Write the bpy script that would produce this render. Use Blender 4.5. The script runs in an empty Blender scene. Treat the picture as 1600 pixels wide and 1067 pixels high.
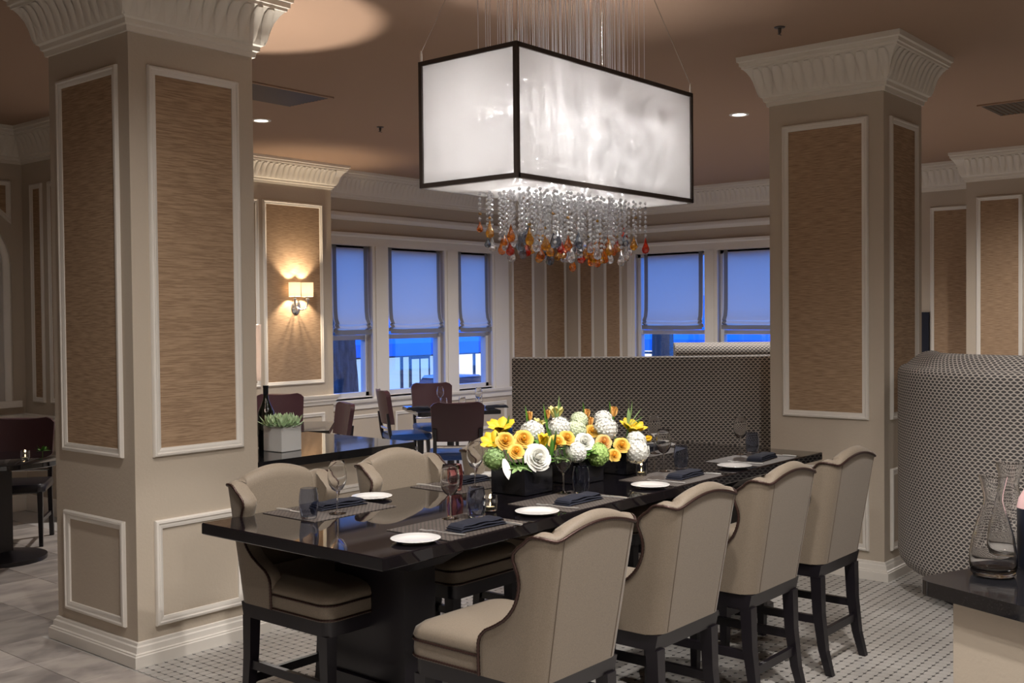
import bpy, bmesh, math, random
from mathutils import Vector, Matrix
random.seed(7)
PI = math.pi; R = math.radians
C = bpy.context.scene.collection
sc = bpy.context.scene

# ------------------------------------------------------------------ camera
EYE = Vector((0, 0, 1.75))
yaw, pitch, roll = R(39.906), R(-1.2395), R(-0.548)
f = Vector((math.cos(yaw) * math.cos(pitch), math.sin(yaw) * math.cos(pitch), math.sin(pitch)))
r = Vector((math.sin(yaw), -math.cos(yaw), 0)); u = r.cross(f)
r2 = math.cos(roll) * r + math.sin(roll) * u; u2 = -math.sin(roll) * r + math.cos(roll) * u
cam = bpy.data.objects.new('camera', bpy.data.cameras.new('camera')); C.objects.link(cam)
M = Matrix((r2, u2, -f)).transposed().to_4x4(); M.translation = EYE
cam.matrix_world = M
cam.data.sensor_width = 36; cam.data.lens = 1683.03 / 1600 * 36; cam.data.clip_end = 300
sc.camera = cam

# ------------------------------------------------------------------ sky, exposure
w = bpy.data.worlds.new('dusk'); sc.world = w; w.use_nodes = True
bg = w.node_tree.nodes['Background']
bg.inputs[0].default_value = (0.08, 0.27, 1.0, 1); bg.inputs[1].default_value = 2.9
sc.view_settings.view_transform = 'Standard'; sc.view_settings.look = 'None'
sc.view_settings.gamma = 1; sc.view_settings.use_curve_mapping = False
sc.view_settings.exposure = 0.24
cy = sc.cycles
cy.use_denoising = True; cy.max_bounces = 10; cy.diffuse_bounces = 4; cy.glossy_bounces = 4
cy.transmission_bounces = 8; cy.transparent_max_bounces = 16
cy.caustics_reflective = False; cy.caustics_refractive = False
cy.sample_clamp_indirect = 4.0; cy.sample_clamp_direct = 0

WARM = (1.0, 0.80, 0.58)
SOFT = (1.0, 0.94, 0.885)
def spot(name, loc, energy, size=110, blend=.6, col=SOFT, rad=.05, target=None):
    l = bpy.data.lights.new(name, 'SPOT'); l.energy = energy; l.spot_size = R(size); l.spot_blend = blend
    l.color = col; l.shadow_soft_size = rad
    o = bpy.data.objects.new(name, l); C.objects.link(o); o.location = loc
    if target is not None:
        o.rotation_euler = (Vector(target) - Vector(loc)).to_track_quat('-Z', 'Y').to_euler()
    return o
def point(name, loc, energy, col=WARM, rad=.03):
    l = bpy.data.lights.new(name, 'POINT'); l.energy = energy; l.color = col; l.shadow_soft_size = rad
    o = bpy.data.objects.new(name, l); C.objects.link(o); o.location = loc
    return o
CEIL = 3.55
# recessed ceiling downlights, first pair seen, rest unseen and added as fill (each has its fixture, built further down): x, y, energy, cone
DOWN = [(6.03, 7.96, 260, 150), (8.73, 4.63, 240, 150),
        (2.1, 1.1, 170, 150), (3.6, 1.0, 260, 150), (1.0, 2.6, 20, 150), (5.0, .7, 45, 150),
        (10.2, 7.3, 260, 150), (10.6, 2.6, 200, 150), (9.0, 0.2, 45, 140),
        (-1.2, 1.2, 50, 160), (0.6, -1.4, 340, 160), (3.4, 7.9, 22, 150), (2.2, 3.3, 120, 150)]
for x, y, e, s in DOWN:
    spot('downlight_lamp', (x, y, CEIL - .03), e, s, .7, SOFT, .06)
# narrow accent halogens that throw the hard bright pools on the mosaic; the first is added, unseen, to brighten the flowers
for (x, y), t, e, s in (((4.45, 2.0), (4.45, 3.35, .95), 120, 42), ((3.35, 3.0), (3.15, 4.3, 0), 80, 36),
                        ((6.4, 1.5), (6.1, 2.0, 0), 30, 30)):
    spot('accent_lamp', (x, y, CEIL - .03), e, s, .25, SOFT, .03, t)

ACC = [(4.45, 2.0), (3.35, 3.0), (6.4, 1.5)]
# ------------------------------------------------------------------ helpers
class MB:
    def __init__(s): s.v = []; s.f = []; s.uv = None
    def add(s, v, f):
        n = len(s.v); s.v += [tuple(p) for p in v]; s.f += [tuple(i + n for i in q) for q in f]; return s
    def box(s, x0, x1, y0, y1, z0, z1):
        return s.add([(x0,y0,z0),(x1,y0,z0),(x1,y1,z0),(x0,y1,z0),(x0,y0,z1),(x1,y0,z1),(x1,y1,z1),(x0,y1,z1)],
                     [(0,3,2,1),(4,5,6,7),(0,1,5,4),(1,2,6,5),(2,3,7,6),(3,0,4,7)])
    def rings(s, rings, cap0=True, cap1=True, closed=True):
        n = len(rings[0]); b = len(s.v)
        for q in rings: s.v += [tuple(p) for p in q]
        for i in range(len(rings) - 1):
            for j in range(n if closed else n - 1):
                k = (j + 1) % n
                s.f.append((b+i*n+j, b+i*n+k, b+(i+1)*n+k, b+(i+1)*n+j))
        if cap0: s.f.append(tuple(b + j for j in reversed(range(n))))
        if cap1: s.f.append(tuple(b + (len(rings)-1)*n + j for j in range(n)))
        return s
    def lathe(s, prof, seg=24, c=(0,0,0), cap0=False, cap1=False):
        return s.rings([[(c[0]+q*math.cos(2*PI*j/seg), c[1]+q*math.sin(2*PI*j/seg), c[2]+z) for j in range(seg)] for q, z in prof], cap0, cap1)
    def tube(s, pts, rad, seg=8, cap=True, closed=False):
        P = [Vector(p) for p in pts]; n = len(P); rr = rad if isinstance(rad, (list, tuple)) else [rad]*n
        rings = []; up = None
        for i in range(n):
            a = P[(i-1) % n] if (closed or i > 0) else P[i]; b = P[(i+1) % n] if (closed or i < n-1) else P[i]
            t = (b - a).normalized() if (b-a).length > 1e-9 else Vector((0,0,1))
            if up is None:
                up = Vector((0,0,1)) if abs(t.z) < .9 else Vector((1,0,0))
            e1 = up - t * up.dot(t)
            if e1.length < 1e-6: e1 = t.orthogonal()
            e1.normalize(); up = e1; e2 = t.cross(e1)
            rings.append([P[i] + rr[i]*(math.cos(2*PI*j/seg)*e1 + math.sin(2*PI*j/seg)*e2) for j in range(seg)])
        if closed: rings.append(rings[0]); cap = False
        return s.rings(rings, cap, cap)
    def prism(s, poly, z0, z1):
        return s.rings([[(x,y,z0) for x,y in poly], [(x,y,z1) for x,y in poly]])
    def taper(s, c0, s0, c1, s1):
        q = lambda c, h: [(c[0]-h,c[1]-h,c[2]),(c[0]+h,c[1]-h,c[2]),(c[0]+h,c[1]+h,c[2]),(c[0]-h,c[1]+h,c[2])]
        return s.rings([q(c0, s0), q(c1, s1)])
    def grid(s, rows):
        return s.rings(rows, False, False, False)
    def xform(s, m): s.v = [tuple(m @ Vector(p)) for p in s.v]; return s

def sweep(mb, path, prof, O=(0,0,0), ea=(1,0,0), eb=(0,1,0), en=(0,0,1), closed=True, side=1):
    """profile (offset to the left of travel * side, height along en) carried along a mitred path"""
    O, ea, eb, en = Vector(O), Vector(ea), Vector(eb), Vector(en)
    P = [Vector(p).to_2d() if len(p) > 2 else Vector(p) for p in path]; n = len(P); rings = []
    for i in range(n):
        d0 = (P[i] - P[i-1]).normalized() if (closed or i > 0) else None
        d1 = (P[(i+1) % n] - P[i]).normalized() if (closed or i < n-1) else None
        if d0 is None: d0 = d1
        if d1 is None: d1 = d0
        n0 = Vector((-d0.y, d0.x)); n1 = Vector((-d1.y, d1.x)); m = (n0 + n1)
        m = m / max(m.dot(n0), 1e-6)
        rings.append([O + ea*(P[i].x + side*m.x*o) + eb*(P[i].y + side*m.y*o) + en*h for o, h in prof])
    if closed: rings.append(rings[0])
    k = len(prof); b = len(mb.v)
    for q in rings: mb.v += [tuple(p) for p in q]
    for i in range(len(rings)-1):
        for j in range(k-1):
            mb.f.append((b+i*k+j, b+i*k+j+1, b+(i+1)*k+j+1, b+(i+1)*k+j))
    return mb

def mesh(name, mb, mat, smooth=35):
    me = bpy.data.meshes.new(name); me.from_pydata(mb.v, [], mb.f)
    bm = bmesh.new(); bm.from_mesh(me); bmesh.ops.recalc_face_normals(bm, faces=bm.faces[:]); bm.to_mesh(me); bm.free()
    if smooth:
        me.shade_smooth(); me.set_sharp_from_angle(angle=R(smooth))
    if mb.uv:
        l = me.uv_layers.new(name='uv')
        for p in me.polygons:
            for li in p.loop_indices: l.data[li].uv = mb.uv[me.loops[li].vertex_index]
    if mat: me.materials.append(mat)
    return me
def obj(name, mb, mat, parent=None, smooth=35, loc=None, kind=None, label=None, rz=None):
    me = mb if isinstance(mb, bpy.types.Mesh) else mesh(name, mb, mat, smooth)
    o = bpy.data.objects.new(name, me); C.objects.link(o)
    if parent is not None: o.parent = parent
    if loc is not None: o.location = loc
    if rz is not None: o.rotation_euler = (0, 0, rz)
    if kind: o['kind'] = kind
    if label: o['label'] = label
    return o
def tag(o, label, cat, group=None):
    o['label'] = label; o['category'] = cat
    if group: o['group'] = group
    return o
def thing(name, label, cat, loc=(0,0,0), rz=0, group=None):
    o = bpy.data.objects.new(name, None); C.objects.link(o); o.location = loc; o.rotation_euler = (0,0,rz)
    o.empty_display_size = .05
    return tag(o, label, cat, group)
def struct(name, mb, mat, parent=None, smooth=35):
    o = obj(name, mb, mat, parent, smooth)
    if parent is None: o['kind'] = 'structure'
    return o
def dup(o, parent=None):
    c = o.copy(); C.objects.link(c); c.parent = parent
    for ch in list(o.children): dup(ch, c)
    return c
def copy_thing(o, loc, rz=0, label=None, scale=None):
    c = dup(o); c.location = loc; c.rotation_euler = (0,0,rz)
    if label: c['label'] = label
    if scale: c.scale = (scale,)*3
    return c

# ------------------------------------------------------------------ materials
def mat(name, col, rough=.5, metal=0, coat=0, spec=.5, emit=None, es=0, noise=None, bump=None, alpha=None, sheen=0, trans=0):
    m = bpy.data.materials.new(name); m.use_nodes = True; nt = m.node_tree; b = nt.nodes['Principled BSDF']
    b.inputs['Base Color'].default_value = (*col, 1); b.inputs['Roughness'].default_value = rough
    b.inputs['Metallic'].default_value = metal; b.inputs['Coat Weight'].default_value = coat
    b.inputs['Specular IOR Level'].default_value = spec; b.inputs['Sheen Weight'].default_value = sheen
    if trans: b.inputs['Transmission Weight'].default_value = trans
    if emit: b.inputs['Emission Color'].default_value = (*emit, 1); b.inputs['Emission Strength'].default_value = es
    if noise or bump:
        tc = nt.nodes.new('ShaderNodeTexCoord'); mp = nt.nodes.new('ShaderNodeMapping'); nt.links.new(tc.outputs['Object'], mp.inputs[0])
    if noise:   # (scale xyz, second colour, contrast lo, hi)
        scv, c2, lo, hi = noise
        mp.inputs['Scale'].default_value = scv
        nz = nt.nodes.new('ShaderNodeTexNoise'); nz.inputs['Scale'].default_value = 1; nz.inputs['Detail'].default_value = 4
        nt.links.new(mp.outputs[0], nz.inputs['Vector'])
        rp = nt.nodes.new('ShaderNodeValToRGB'); rp.color_ramp.elements[0].position = lo; rp.color_ramp.elements[1].position = hi
        rp.color_ramp.elements[0].color = (*col, 1); rp.color_ramp.elements[1].color = (*c2, 1)
        nt.links.new(nz.outputs['Fac'], rp.inputs[0]); nt.links.new(rp.outputs[0], b.inputs['Base Color'])
    if bump:
        s, d = bump
        n2 = nt.nodes.new('ShaderNodeTexNoise'); n2.inputs['Scale'].default_value = s; n2.inputs['Detail'].default_value = 3
        nt.links.new(tc.outputs['Object'], n2.inputs['Vector'])
        bp = nt.nodes.new('ShaderNodeBump'); bp.inputs['Distance'].default_value = d; bp.inputs['Strength'].default_value = .6
        nt.links.new(n2.outputs['Fac'], bp.inputs['Height']); nt.links.new(bp.outputs[0], b.inputs['Normal'])
    return m
def thin_glass(name, col=(1,1,1), tint=.97, gl=.9):
    m = bpy.data.materials.new(name); m.use_nodes = True; nt = m.node_tree; nt.nodes.clear()
    out = nt.nodes.new('ShaderNodeOutputMaterial'); mx = nt.nodes.new('ShaderNodeMixShader')
    t = nt.nodes.new('ShaderNodeBsdfTransparent'); t.inputs[0].default_value = (col[0]*tint, col[1]*tint, col[2]*tint, 1)
    g = nt.nodes.new('ShaderNodeBsdfGlossy'); g.inputs['Roughness'].default_value = .02; g.inputs[0].default_value = (gl, gl, gl, 1)
    fr = nt.nodes.new('ShaderNodeLayerWeight'); fr.inputs[0].default_value = .5
    pw = nt.nodes.new('ShaderNodeMath'); pw.operation = 'POWER'; pw.inputs[1].default_value = 2.6
    ma = nt.nodes.new('ShaderNodeMath'); ma.operation = 'MULTIPLY_ADD'; ma.inputs[1].default_value = .85; ma.inputs[2].default_value = .05
    nt.links.new(fr.outputs['Facing'], pw.inputs[0]); nt.links.new(pw.outputs[0], ma.inputs[0]); nt.links.new(ma.outputs[0], mx.inputs[0])
    nt.links.new(t.outputs[0], mx.inputs[1]); nt.links.new(g.outputs[0], mx.inputs[2]); nt.links.new(mx.outputs[0], out.inputs[0])
    return m
def translucent(name, col, tcol, tf=.5, clear=0.0):
    m = bpy.data.materials.new(name); m.use_nodes = True; nt = m.node_tree; nt.nodes.clear()
    out = nt.nodes.new('ShaderNodeOutputMaterial'); mx = nt.nodes.new('ShaderNodeMixShader'); mx.inputs[0].default_value = tf
    d = nt.nodes.new('ShaderNodeBsdfDiffuse'); d.inputs[0].default_value = (*col, 1)
    t = nt.nodes.new('ShaderNodeBsdfTranslucent'); t.inputs[0].default_value = (*tcol, 1)
    nt.links.new(d.outputs[0], mx.inputs[1]); nt.links.new(t.outputs[0], mx.inputs[2])
    if clear:
        m2 = nt.nodes.new('ShaderNodeMixShader'); m2.inputs[0].default_value = clear
        tr = nt.nodes.new('ShaderNodeBsdfTransparent')
        nt.links.new(mx.outputs[0], m2.inputs[1]); nt.links.new(tr.outputs[0], m2.inputs[2]); nt.links.new(m2.outputs[0], out.inputs[0])
    else: nt.links.new(mx.outputs[0], out.inputs[0])
    return m

M_WALL = mat('wall_paint', (.50, .43, .345), .75, bump=(60, .002))
M_TRIM = mat('trim_white', (.74, .70, .64), .45)
M_CROWN = mat('plaster_crown', (.72, .67, .59), .6)
M_CEIL = mat('ceiling_brown', (.345, .225, .155), .9)
M_GRASS = mat('grasscloth', (.43, .295, .185), .85, noise=((11, 11, 190), (.27, .175, .105), .36, .64))
M_GRANITE = mat('black_granite', (.010, .010, .012), .06, coat=.3, noise=((300, 300, 300), (.035, .033, .034), .55, .75))
M_ESPRESSO = mat('espresso_wood', (.009, .007, .010), .33)
M_LEATHER = mat('taupe_upholstery', (.222, .178, .130), .6, noise=((260, 260, 260), (.18, .143, .104), .35, .65), sheen=.15)
M_NAIL = mat('dark_bronze_nails', (.05, .025, .02), .35, .5)
M_SEAM = mat('seam', (.14, .11, .085), .8)
M_BURG = mat('burgundy_leather', (.05, .018, .023), .36)
M_DUSK_SEAT = mat('blue_seat', (.018, .06, .22), .3)  # dusk window reflection painted in as a blue seat colour
M_CHROME = mat('brushed_nickel', (.70, .68, .66), .25, 1)
M_SILVER = mat('silver', (.92, .91, .89), .30, .75)
M_BRONZE = mat('dark_bronze_frame', (.055, .042, .036), .4, .3)
M_CHINA = mat('white_china', (.85, .84, .82), .15, coat=.3)
M_NAPKIN = mat('navy_napkin', (.008, .010, .022), .9)
M_WHITE_BOX = mat('white_ceramic', (.82, .82, .80), .35)
M_BLACKBOX = mat('black_vase', (.012, .012, .016), .18)
def real_glass(name, col=(1, 1, 1), ior=1.48):
    m = bpy.data.materials.new(name); m.use_nodes = True; nt = m.node_tree; nt.nodes.clear()
    out = nt.nodes.new('ShaderNodeOutputMaterial'); g = nt.nodes.new('ShaderNodeBsdfGlass'); g.inputs[0].default_value = (*col, 1)
    g.inputs['IOR'].default_value = ior; g.inputs['Roughness'].default_value = .0
    nt.links.new(g.outputs[0], out.inputs[0]); return m
M_GLASS = real_glass('clear_glass')
M_SMOKE = real_glass('smoked_glass', (.80, .83, .90))
M_PINKGLASS = real_glass('rose_tint_glass', (.92, .70, .70))
M_BOTTLE = mat('dark_bottle', (.006, .012, .008), .06, coat=.5)
M_SASH = mat('sash_white', (.62, .62, .66), .4)
M_PANE = thin_glass('window_pane', (1, 1, 1), .98)
M_SHADE = translucent('organza_shade', (.78, .77, .77), (.93, .92, .92), .62, .30)
M_DIFF = translucent('frosted_diffuser', (.80, .78, .77), (.92, .90, .88), .6, .55)
M_LAMPSHADE = translucent('linen_lamp_shade', (.80, .74, .70), (.42, .37, .34), .45)
M_SCONCE = translucent('sconce_shade', (.9, .85, .78), (.95, .88, .78), .6)
M_BLIND = translucent('blind_linen', (.68, .65, .63), (.98, .88, .78), .52)
M_BLIND_TRIM = translucent('blind_border', (.27, .26, .25), (.30, .30, .32), .35)
M_GREEN = mat('leaf_green', (.10, .26, .035), .45)
M_GREEN2 = mat('leaf_pale', (.30, .46, .18), .5)
M_GREENW = mat('succulent', (.60, .76, .50), .5)
M_YELLOW = mat('petal_yellow', (.86, .60, .03), .5)
M_ROSE = mat('petal_gold', (.90, .56, .09), .5)
M_PEACH = mat('petal_peach', (.85, .50, .16), .5)
M_PALE = mat('petal_pale_yellow', (.88, .78, .30), .5)
M_WHITEF = mat('petal_white', (.90, .90, .84), .55)
M_GREENF = mat('petal_green', (.46, .66, .20), .55)
M_DOT = mat('mosaic_black', (.022, .020, .022), .3)
M_OCT = mat('mosaic_white', (.50, .48, .455), .28, noise=((2, 2, 2), (.41, .39, .365), .4, .6))
M_GROUT = mat('grout', (.42, .40, .38), .8)
M_MARBLE = mat('marble_tile', (.52, .47, .43), .22, noise=((2.2, 5.0, 3), (.30, .27, .26), .42, .68))
M_DARK = mat('dark_slab', (.012, .016, .03), .3)
def bead_mat():
    m = bpy.data.materials.new('crystal_bead'); m.use_nodes = True; nt = m.node_tree; nt.nodes.clear()
    out = nt.nodes.new('ShaderNodeOutputMaterial'); m1 = nt.nodes.new('ShaderNodeMixShader'); m2 = nt.nodes.new('ShaderNodeMixShader')
    t = nt.nodes.new('ShaderNodeBsdfTransparent'); t.inputs[0].default_value = (.92, .92, .95, 1)
    g = nt.nodes.new('ShaderNodeBsdfGlossy'); g.inputs['Roughness'].default_value = .14
    d = nt.nodes.new('ShaderNodeBsdfTranslucent'); d.inputs[0].default_value = (.95, .95, .97, 1)
    m1.inputs[0].default_value = .42; m2.inputs[0].default_value = .90
    nt.links.new(d.outputs[0], m1.inputs[1]); nt.links.new(g.outputs[0], m1.inputs[2])
    nt.links.new(t.outputs[0], m2.inputs[1]); nt.links.new(m1.outputs[0], m2.inputs[2]); nt.links.new(m2.outputs[0], out.inputs[0])
    return m
M_ICE = bead_mat()
M_LED = mat('lit_lens', (1, 1, 1), .5, emit=(1, .93, .82), es=6)
M_BULB = mat('bulb_glow', (1,1,1), .5, emit=(1,.95,.9), es=2.5)
M_FLAME = mat('flame', (1, .8, .4), .5, emit=(1, .75, .4), es=14)
def crystal(name, col, body=.20):
    m = bpy.data.materials.new(name); m.use_nodes = True; nt = m.node_tree; nt.nodes.clear()
    out = nt.nodes.new('ShaderNodeOutputMaterial'); g = nt.nodes.new('ShaderNodeBsdfGlass'); g.inputs[0].default_value = (*col, 1)
    g.inputs['IOR'].default_value = 1.5; g.inputs['Roughness'].default_value = 0.0
    t = nt.nodes.new('ShaderNodeBsdfTranslucent'); t.inputs[0].default_value = (*col, 1)
    gl = nt.nodes.new('ShaderNodeBsdfGlossy'); gl.inputs['Roughness'].default_value = .1
    mx = nt.nodes.new('ShaderNodeMixShader'); mx.inputs[0].default_value = body; m2 = nt.nodes.new('ShaderNodeMixShader'); m2.inputs[0].default_value = .12
    nt.links.new(g.outputs[0], mx.inputs[1]); nt.links.new(t.outputs[0], mx.inputs[2])
    nt.links.new(mx.outputs[0], m2.inputs[1]); nt.links.new(gl.outputs[0], m2.inputs[2])
    nt.links.new(m2.outputs[0], out.inputs[0]); return m
M_GLINT = bpy.data.materials.new('cut_crystal_facets'); M_GLINT.use_nodes = True
_b = M_GLINT.node_tree.nodes['Principled BSDF']; _b.inputs['Metallic'].default_value = .35; _b.inputs['Specular IOR Level'].default_value = 1.0; _b.inputs['Roughness'].default_value = .20; _b.inputs['Base Color'].default_value = (.97, .97, 1, 1)
M_DROPS = [crystal('crystal_clear', (.97, .97, 1)), crystal('crystal_amber', (.95, .46, .06)), crystal('crystal_red', (.90, .16, .03)),
           crystal('crystal_smoke', (.45, .50, .58)), crystal('crystal_gold', (.95, .62, .10))]

def weave_mat(name, sx, sz, ca, cb):
    """woven booth cloth: staggered dark lozenges on taupe, by UV in metres"""
    m = mat(name, ca, .8); nt = m.node_tree; b = nt.nodes['Principled BSDF']
    N = lambda t, op=None, **k: (lambda n: ([setattr(n, 'operation', op)] if op else None, [setattr(n.inputs[i], 'default_value', v) for i, v in k.get('ins', {}).items()], n)[-1])(nt.nodes.new(t))
    L = nt.links.new
    uv = nt.nodes.new('ShaderNodeUVMap'); sp = nt.nodes.new('ShaderNodeSeparateXYZ'); L(uv.outputs[0], sp.inputs[0])
    def math_(op, a, bb=None):
        n = nt.nodes.new('ShaderNodeMath'); n.operation = op
        for i, x in enumerate((a, bb)):
            if x is None: continue
            if isinstance(x, (int, float)): n.inputs[i].default_value = x
            else: L(x, n.inputs[i])
        return n.outputs[0]
    v = math_('DIVIDE', sp.outputs[1], sz); row = math_('FLOOR', v); fv = math_('SUBTRACT', math_('FRACT', v), .5)
    off = math_('MULTIPLY', math_('MODULO', row, 2.0), .5)
    fu = math_('SUBTRACT', math_('FRACT', math_('ADD', math_('DIVIDE', sp.outputs[0], sx), off)), .5)
    d = math_('ADD', math_('MULTIPLY', math_('ABSOLUTE', fu), 1.0), math_('MULTIPLY', math_('MULTIPLY', fv, fv), 1.5))
    rp = nt.nodes.new('ShaderNodeValToRGB'); rp.color_ramp.elements[0].position = .34; rp.color_ramp.elements[1].position = .44
    rp.color_ramp.elements[0].color = (*cb, 1); rp.color_ramp.elements[1].color = (*ca, 1)
    L(d, rp.inputs[0]); L(rp.outputs[0], b.inputs['Base Color'])
    bp = nt.nodes.new('ShaderNodeBump'); bp.inputs['Distance'].default_value = .004; L(rp.outputs[0], bp.inputs['Height']); L(bp.outputs[0], b.inputs['Normal'])
    return m
M_WEAVE = weave_mat('booth_weave', .036, .017, (.45, .41, .37), (.06, .055, .055))
def mat_stripes(name, ca, cb, px, py):
    m = mat(name, ca, .6); nt = m.node_tree; b = nt.nodes['Principled BSDF']
    tc = nt.nodes.new('ShaderNodeTexCoord'); mp = nt.nodes.new('ShaderNodeMapping'); mp.inputs['Scale'].default_value = (1/px, 1/py, 1)
    br = nt.nodes.new('ShaderNodeTexBrick'); br.inputs['Color1'].default_value = (*ca, 1); br.inputs['Color2'].default_value = (*[x*.8 for x in ca], 1); br.inputs['Mortar'].default_value = (*cb, 1)
    br.inputs['Scale'].default_value = 1; br.inputs['Mortar Size'].default_value = .16; br.inputs['Brick Width'].default_value = 1; br.inputs['Row Height'].default_value = 1
    nt.links.new(tc.outputs['Object'], mp.inputs[0]); nt.links.new(mp.outputs[0], br.inputs['Vector']); nt.links.new(br.outputs['Color'], b.inputs['Base Color'])
    return m
M_MAT = mat_stripes('woven_placemat', (.14, .115, .10), (.03, .025, .023), .022, .011)

# ------------------------------------------------------------------ room shell
YW, XW = 9.95, 13.2
fl = struct('floor', MB().box(-4, XW+.2, -5, YW+.2, -.12, -.004), M_GROUT)
ce = struct('ceiling', MB().box(-4, XW+.2, -5, YW+.2, CEIL, CEIL+.1), M_CEIL)
WIN_N = [(8.52, 9.17), (9.44, 10.47), (10.74, 11.44)]
WIN_E = [(7.53, 8.68), (6.18, 7.33)]
WZ0, WZ1 = .79, 2.66
mb = MB()
xs = [-4] + [v for p in WIN_N for v in p] + [XW+.2]
for i in range(0, len(xs), 2): mb.box(xs[i], xs[i+1], YW, YW+.2, 0, CEIL)
for a, b in WIN_N: mb.box(a, b, YW, YW+.2, 0, WZ0); mb.box(a, b, YW, YW+.2, WZ1, CEIL)
wall_n = struct('wall_north', mb, M_WALL)
mb = MB()
ys = [-5] + [v for p in reversed(WIN_E) for v in p] + [YW]
for i in range(0, len(ys), 2): mb.box(XW, XW+.2, ys[i], ys[i+1], 0, CEIL)
for a, b in WIN_E: mb.box(XW, XW+.2, a, b, 0, WZ0); mb.box(XW, XW+.2, a, b, WZ1, CEIL)
wall_e = struct('wall_east', mb, M_WALL)
struct('wall_south', MB().box(-4, XW+.2, -5.2, -5, 0, CEIL), M_WALL)
struct('wall_west', MB().box(-4.2, -4, -5, YW, 0, CEIL), M_WALL)

FRAME = [(0, 0), (0, .012), (.006, .020), (.016, .022), (.022, .016), (.030, .016), (.036, .012), (.044, .010), (.046, 0)]
def panel(parent, O, ea, en, a0, a1, z0, z1, paper=True, w=1.0):
    """moulded frame (outer rect a0..a1, z0..z1) on a wall face and the grasscloth inside it"""
    mb = MB(); sweep(mb, [(a0,z0),(a1,z0),(a1,z1),(a0,z1)], [(x*w, h) for x, h in FRAME], O, ea, (0,0,1), en)
    obj('panel_frame', mb, M_TRIM, parent, 40)
    if paper:
        O, ea, en = Vector(O), Vector(ea), Vector(en); k = .045*w
        q = [O+ea*a+Vector((0,0,z))+en*h for h in (.0, .004) for a, z in ((a0+k,z0+k),(a1-k,z0+k),(a1-k,z1-k),(a0+k,z1-k))]
        m2 = MB().add(q, [(4,5,6,7),(0,1,5,4),(1,2,6,5),(2,3,7,6),(3,0,4,7)])
        obj('wallpaper_panel', m2, M_GRASS, parent, 0)
CROWN = [(0,0),(.014,0),(.018,.028),(.030,.034),(.034,.058),(.048,.066),(.062,.095),(.072,.14),(.088,.19),(.112,.232),(.132,.256),
         (.140,.258),(.142,.272),(.152,.276),(.154,.300),(.166,.306),(.168,.34)]
LEAF = {}
def leaf_mesh(wd, zs, ps):
    """acanthus tongue lying on the crown's ogee: local x along the run, y outward, z up"""
    key = (wd, zs, ps)
    if key not in LEAF:
        prof = [(.044,.068),(.058,.09),(.070,.13),(.085,.175),(.108,.22),(.128,.246)]
        mb = MB(); rows = []
        for i, (o, z) in enumerate(prof):
            t = i/(len(prof)-1); h = wd*.5*(.50+.38*min(1, t*1.6)) if t < .95 else wd*.5*.6
            bul = .011*(.4+.6*t)
            rows.append([(x*h, (o+bul*(1-x*x)**.5*1.0 + .001)*ps, z*zs) for x in (-1,-.72,-.25,.25,.72,1)])
        rows.append([(x*wd*.15, prof[-1][0]*ps+.0, (prof[-1][1]+.006)*zs) for x in (-1,-.6,-.2,.2,.6,1)])
        mb.grid(rows); LEAF[key] = mesh('crown_leaf', mb, M_CROWN, 60)
    return LEAF[key]
def crown(parent, path, closed, z0, zs=1.0, ps=1.0, side=-1, lw=.075, leaf_segs=None):
    mb = MB(); sweep(mb, path, [(o*ps, z*zs) for o, z in CROWN], (0,0,z0), closed=closed, side=side)
    cr = obj('crown', mb, M_CROWN, parent, 30)
    n = len(path)
    for i in range(n if closed else n-1):
        if leaf_segs is not None and i not in leaf_segs: continue
        a, b = Vector(path[i]), Vector(path[(i+1) % n]); d = (b-a); L = d.length; d.normalize()
        nrm = Vector((-d.y, d.x))*side; k = max(1, round(L/lw)); ext = .5
        lm = leaf_mesh(lw, zs, ps)
        cnt = k + 2 if closed else k
        for j in range(cnt):
            s = (j - (1 if closed else 0) + .5)*L/k
            p = a + d*s
            o = obj('crown_leaf', lm, None, cr, loc=(p.x, p.y, z0)); o.rotation_euler = (0, 0, math.atan2(nrm.y, nrm.x) - PI/2)
    return cr
BASEP = [(0, .0), (.040, .0), (.040, .055), (.034, .060), (.034, .066), (.024, .070), (.020, .098), (.012, .104), (.010, .118), (0, .122)]
BASEP = [(o, z) for o, z in BASEP]
def column(label, x0, x1, y0, y1, m=.10):
    cx, cyy = (x0+x1)/2, (y0+y1)/2; t = thing('column', label, 'column', (cx, cyy, 0), group='panelled room columns')
    a, b = (x1-x0)/2, (y1-y0)/2
    obj('shaft', MB().box(-a, a, -b, b, 0, CEIL), M_WALL, t, 0)
    for O, ea, en, h in (((-a,-b,0),(1,0,0),(0,-1,0),2*a), ((-a,b,0),(0,-1,0),(-1,0,0),2*b), ((a,b,0),(-1,0,0),(0,1,0),2*a), ((a,-b,0),(0,1,0),(1,0,0),2*b)):
        panel(t, O, ea, en, m, h-m, 1.052, 3.06); panel(t, O, ea, en, m, h-m, .18, .725, False)
    crown(t, [(-a,-b),(a,-b),(a,b),(-a,b)], True, 3.21, side=-1)
    obj('baseboard', sweep(MB(), [(-a,-b),(a,-b),(a,b),(-a,b)], BASEP, side=-1), M_TRIM, t, 30)
    return t
column('square beige column with brown grasscloth panels, beside the black counter and white planter', 2.946, 3.701, 4.961, 5.771)
column('square beige column with brown grasscloth panels, between the two woven booths', 6.972, 7.677, 2.655, 3.465)

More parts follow.
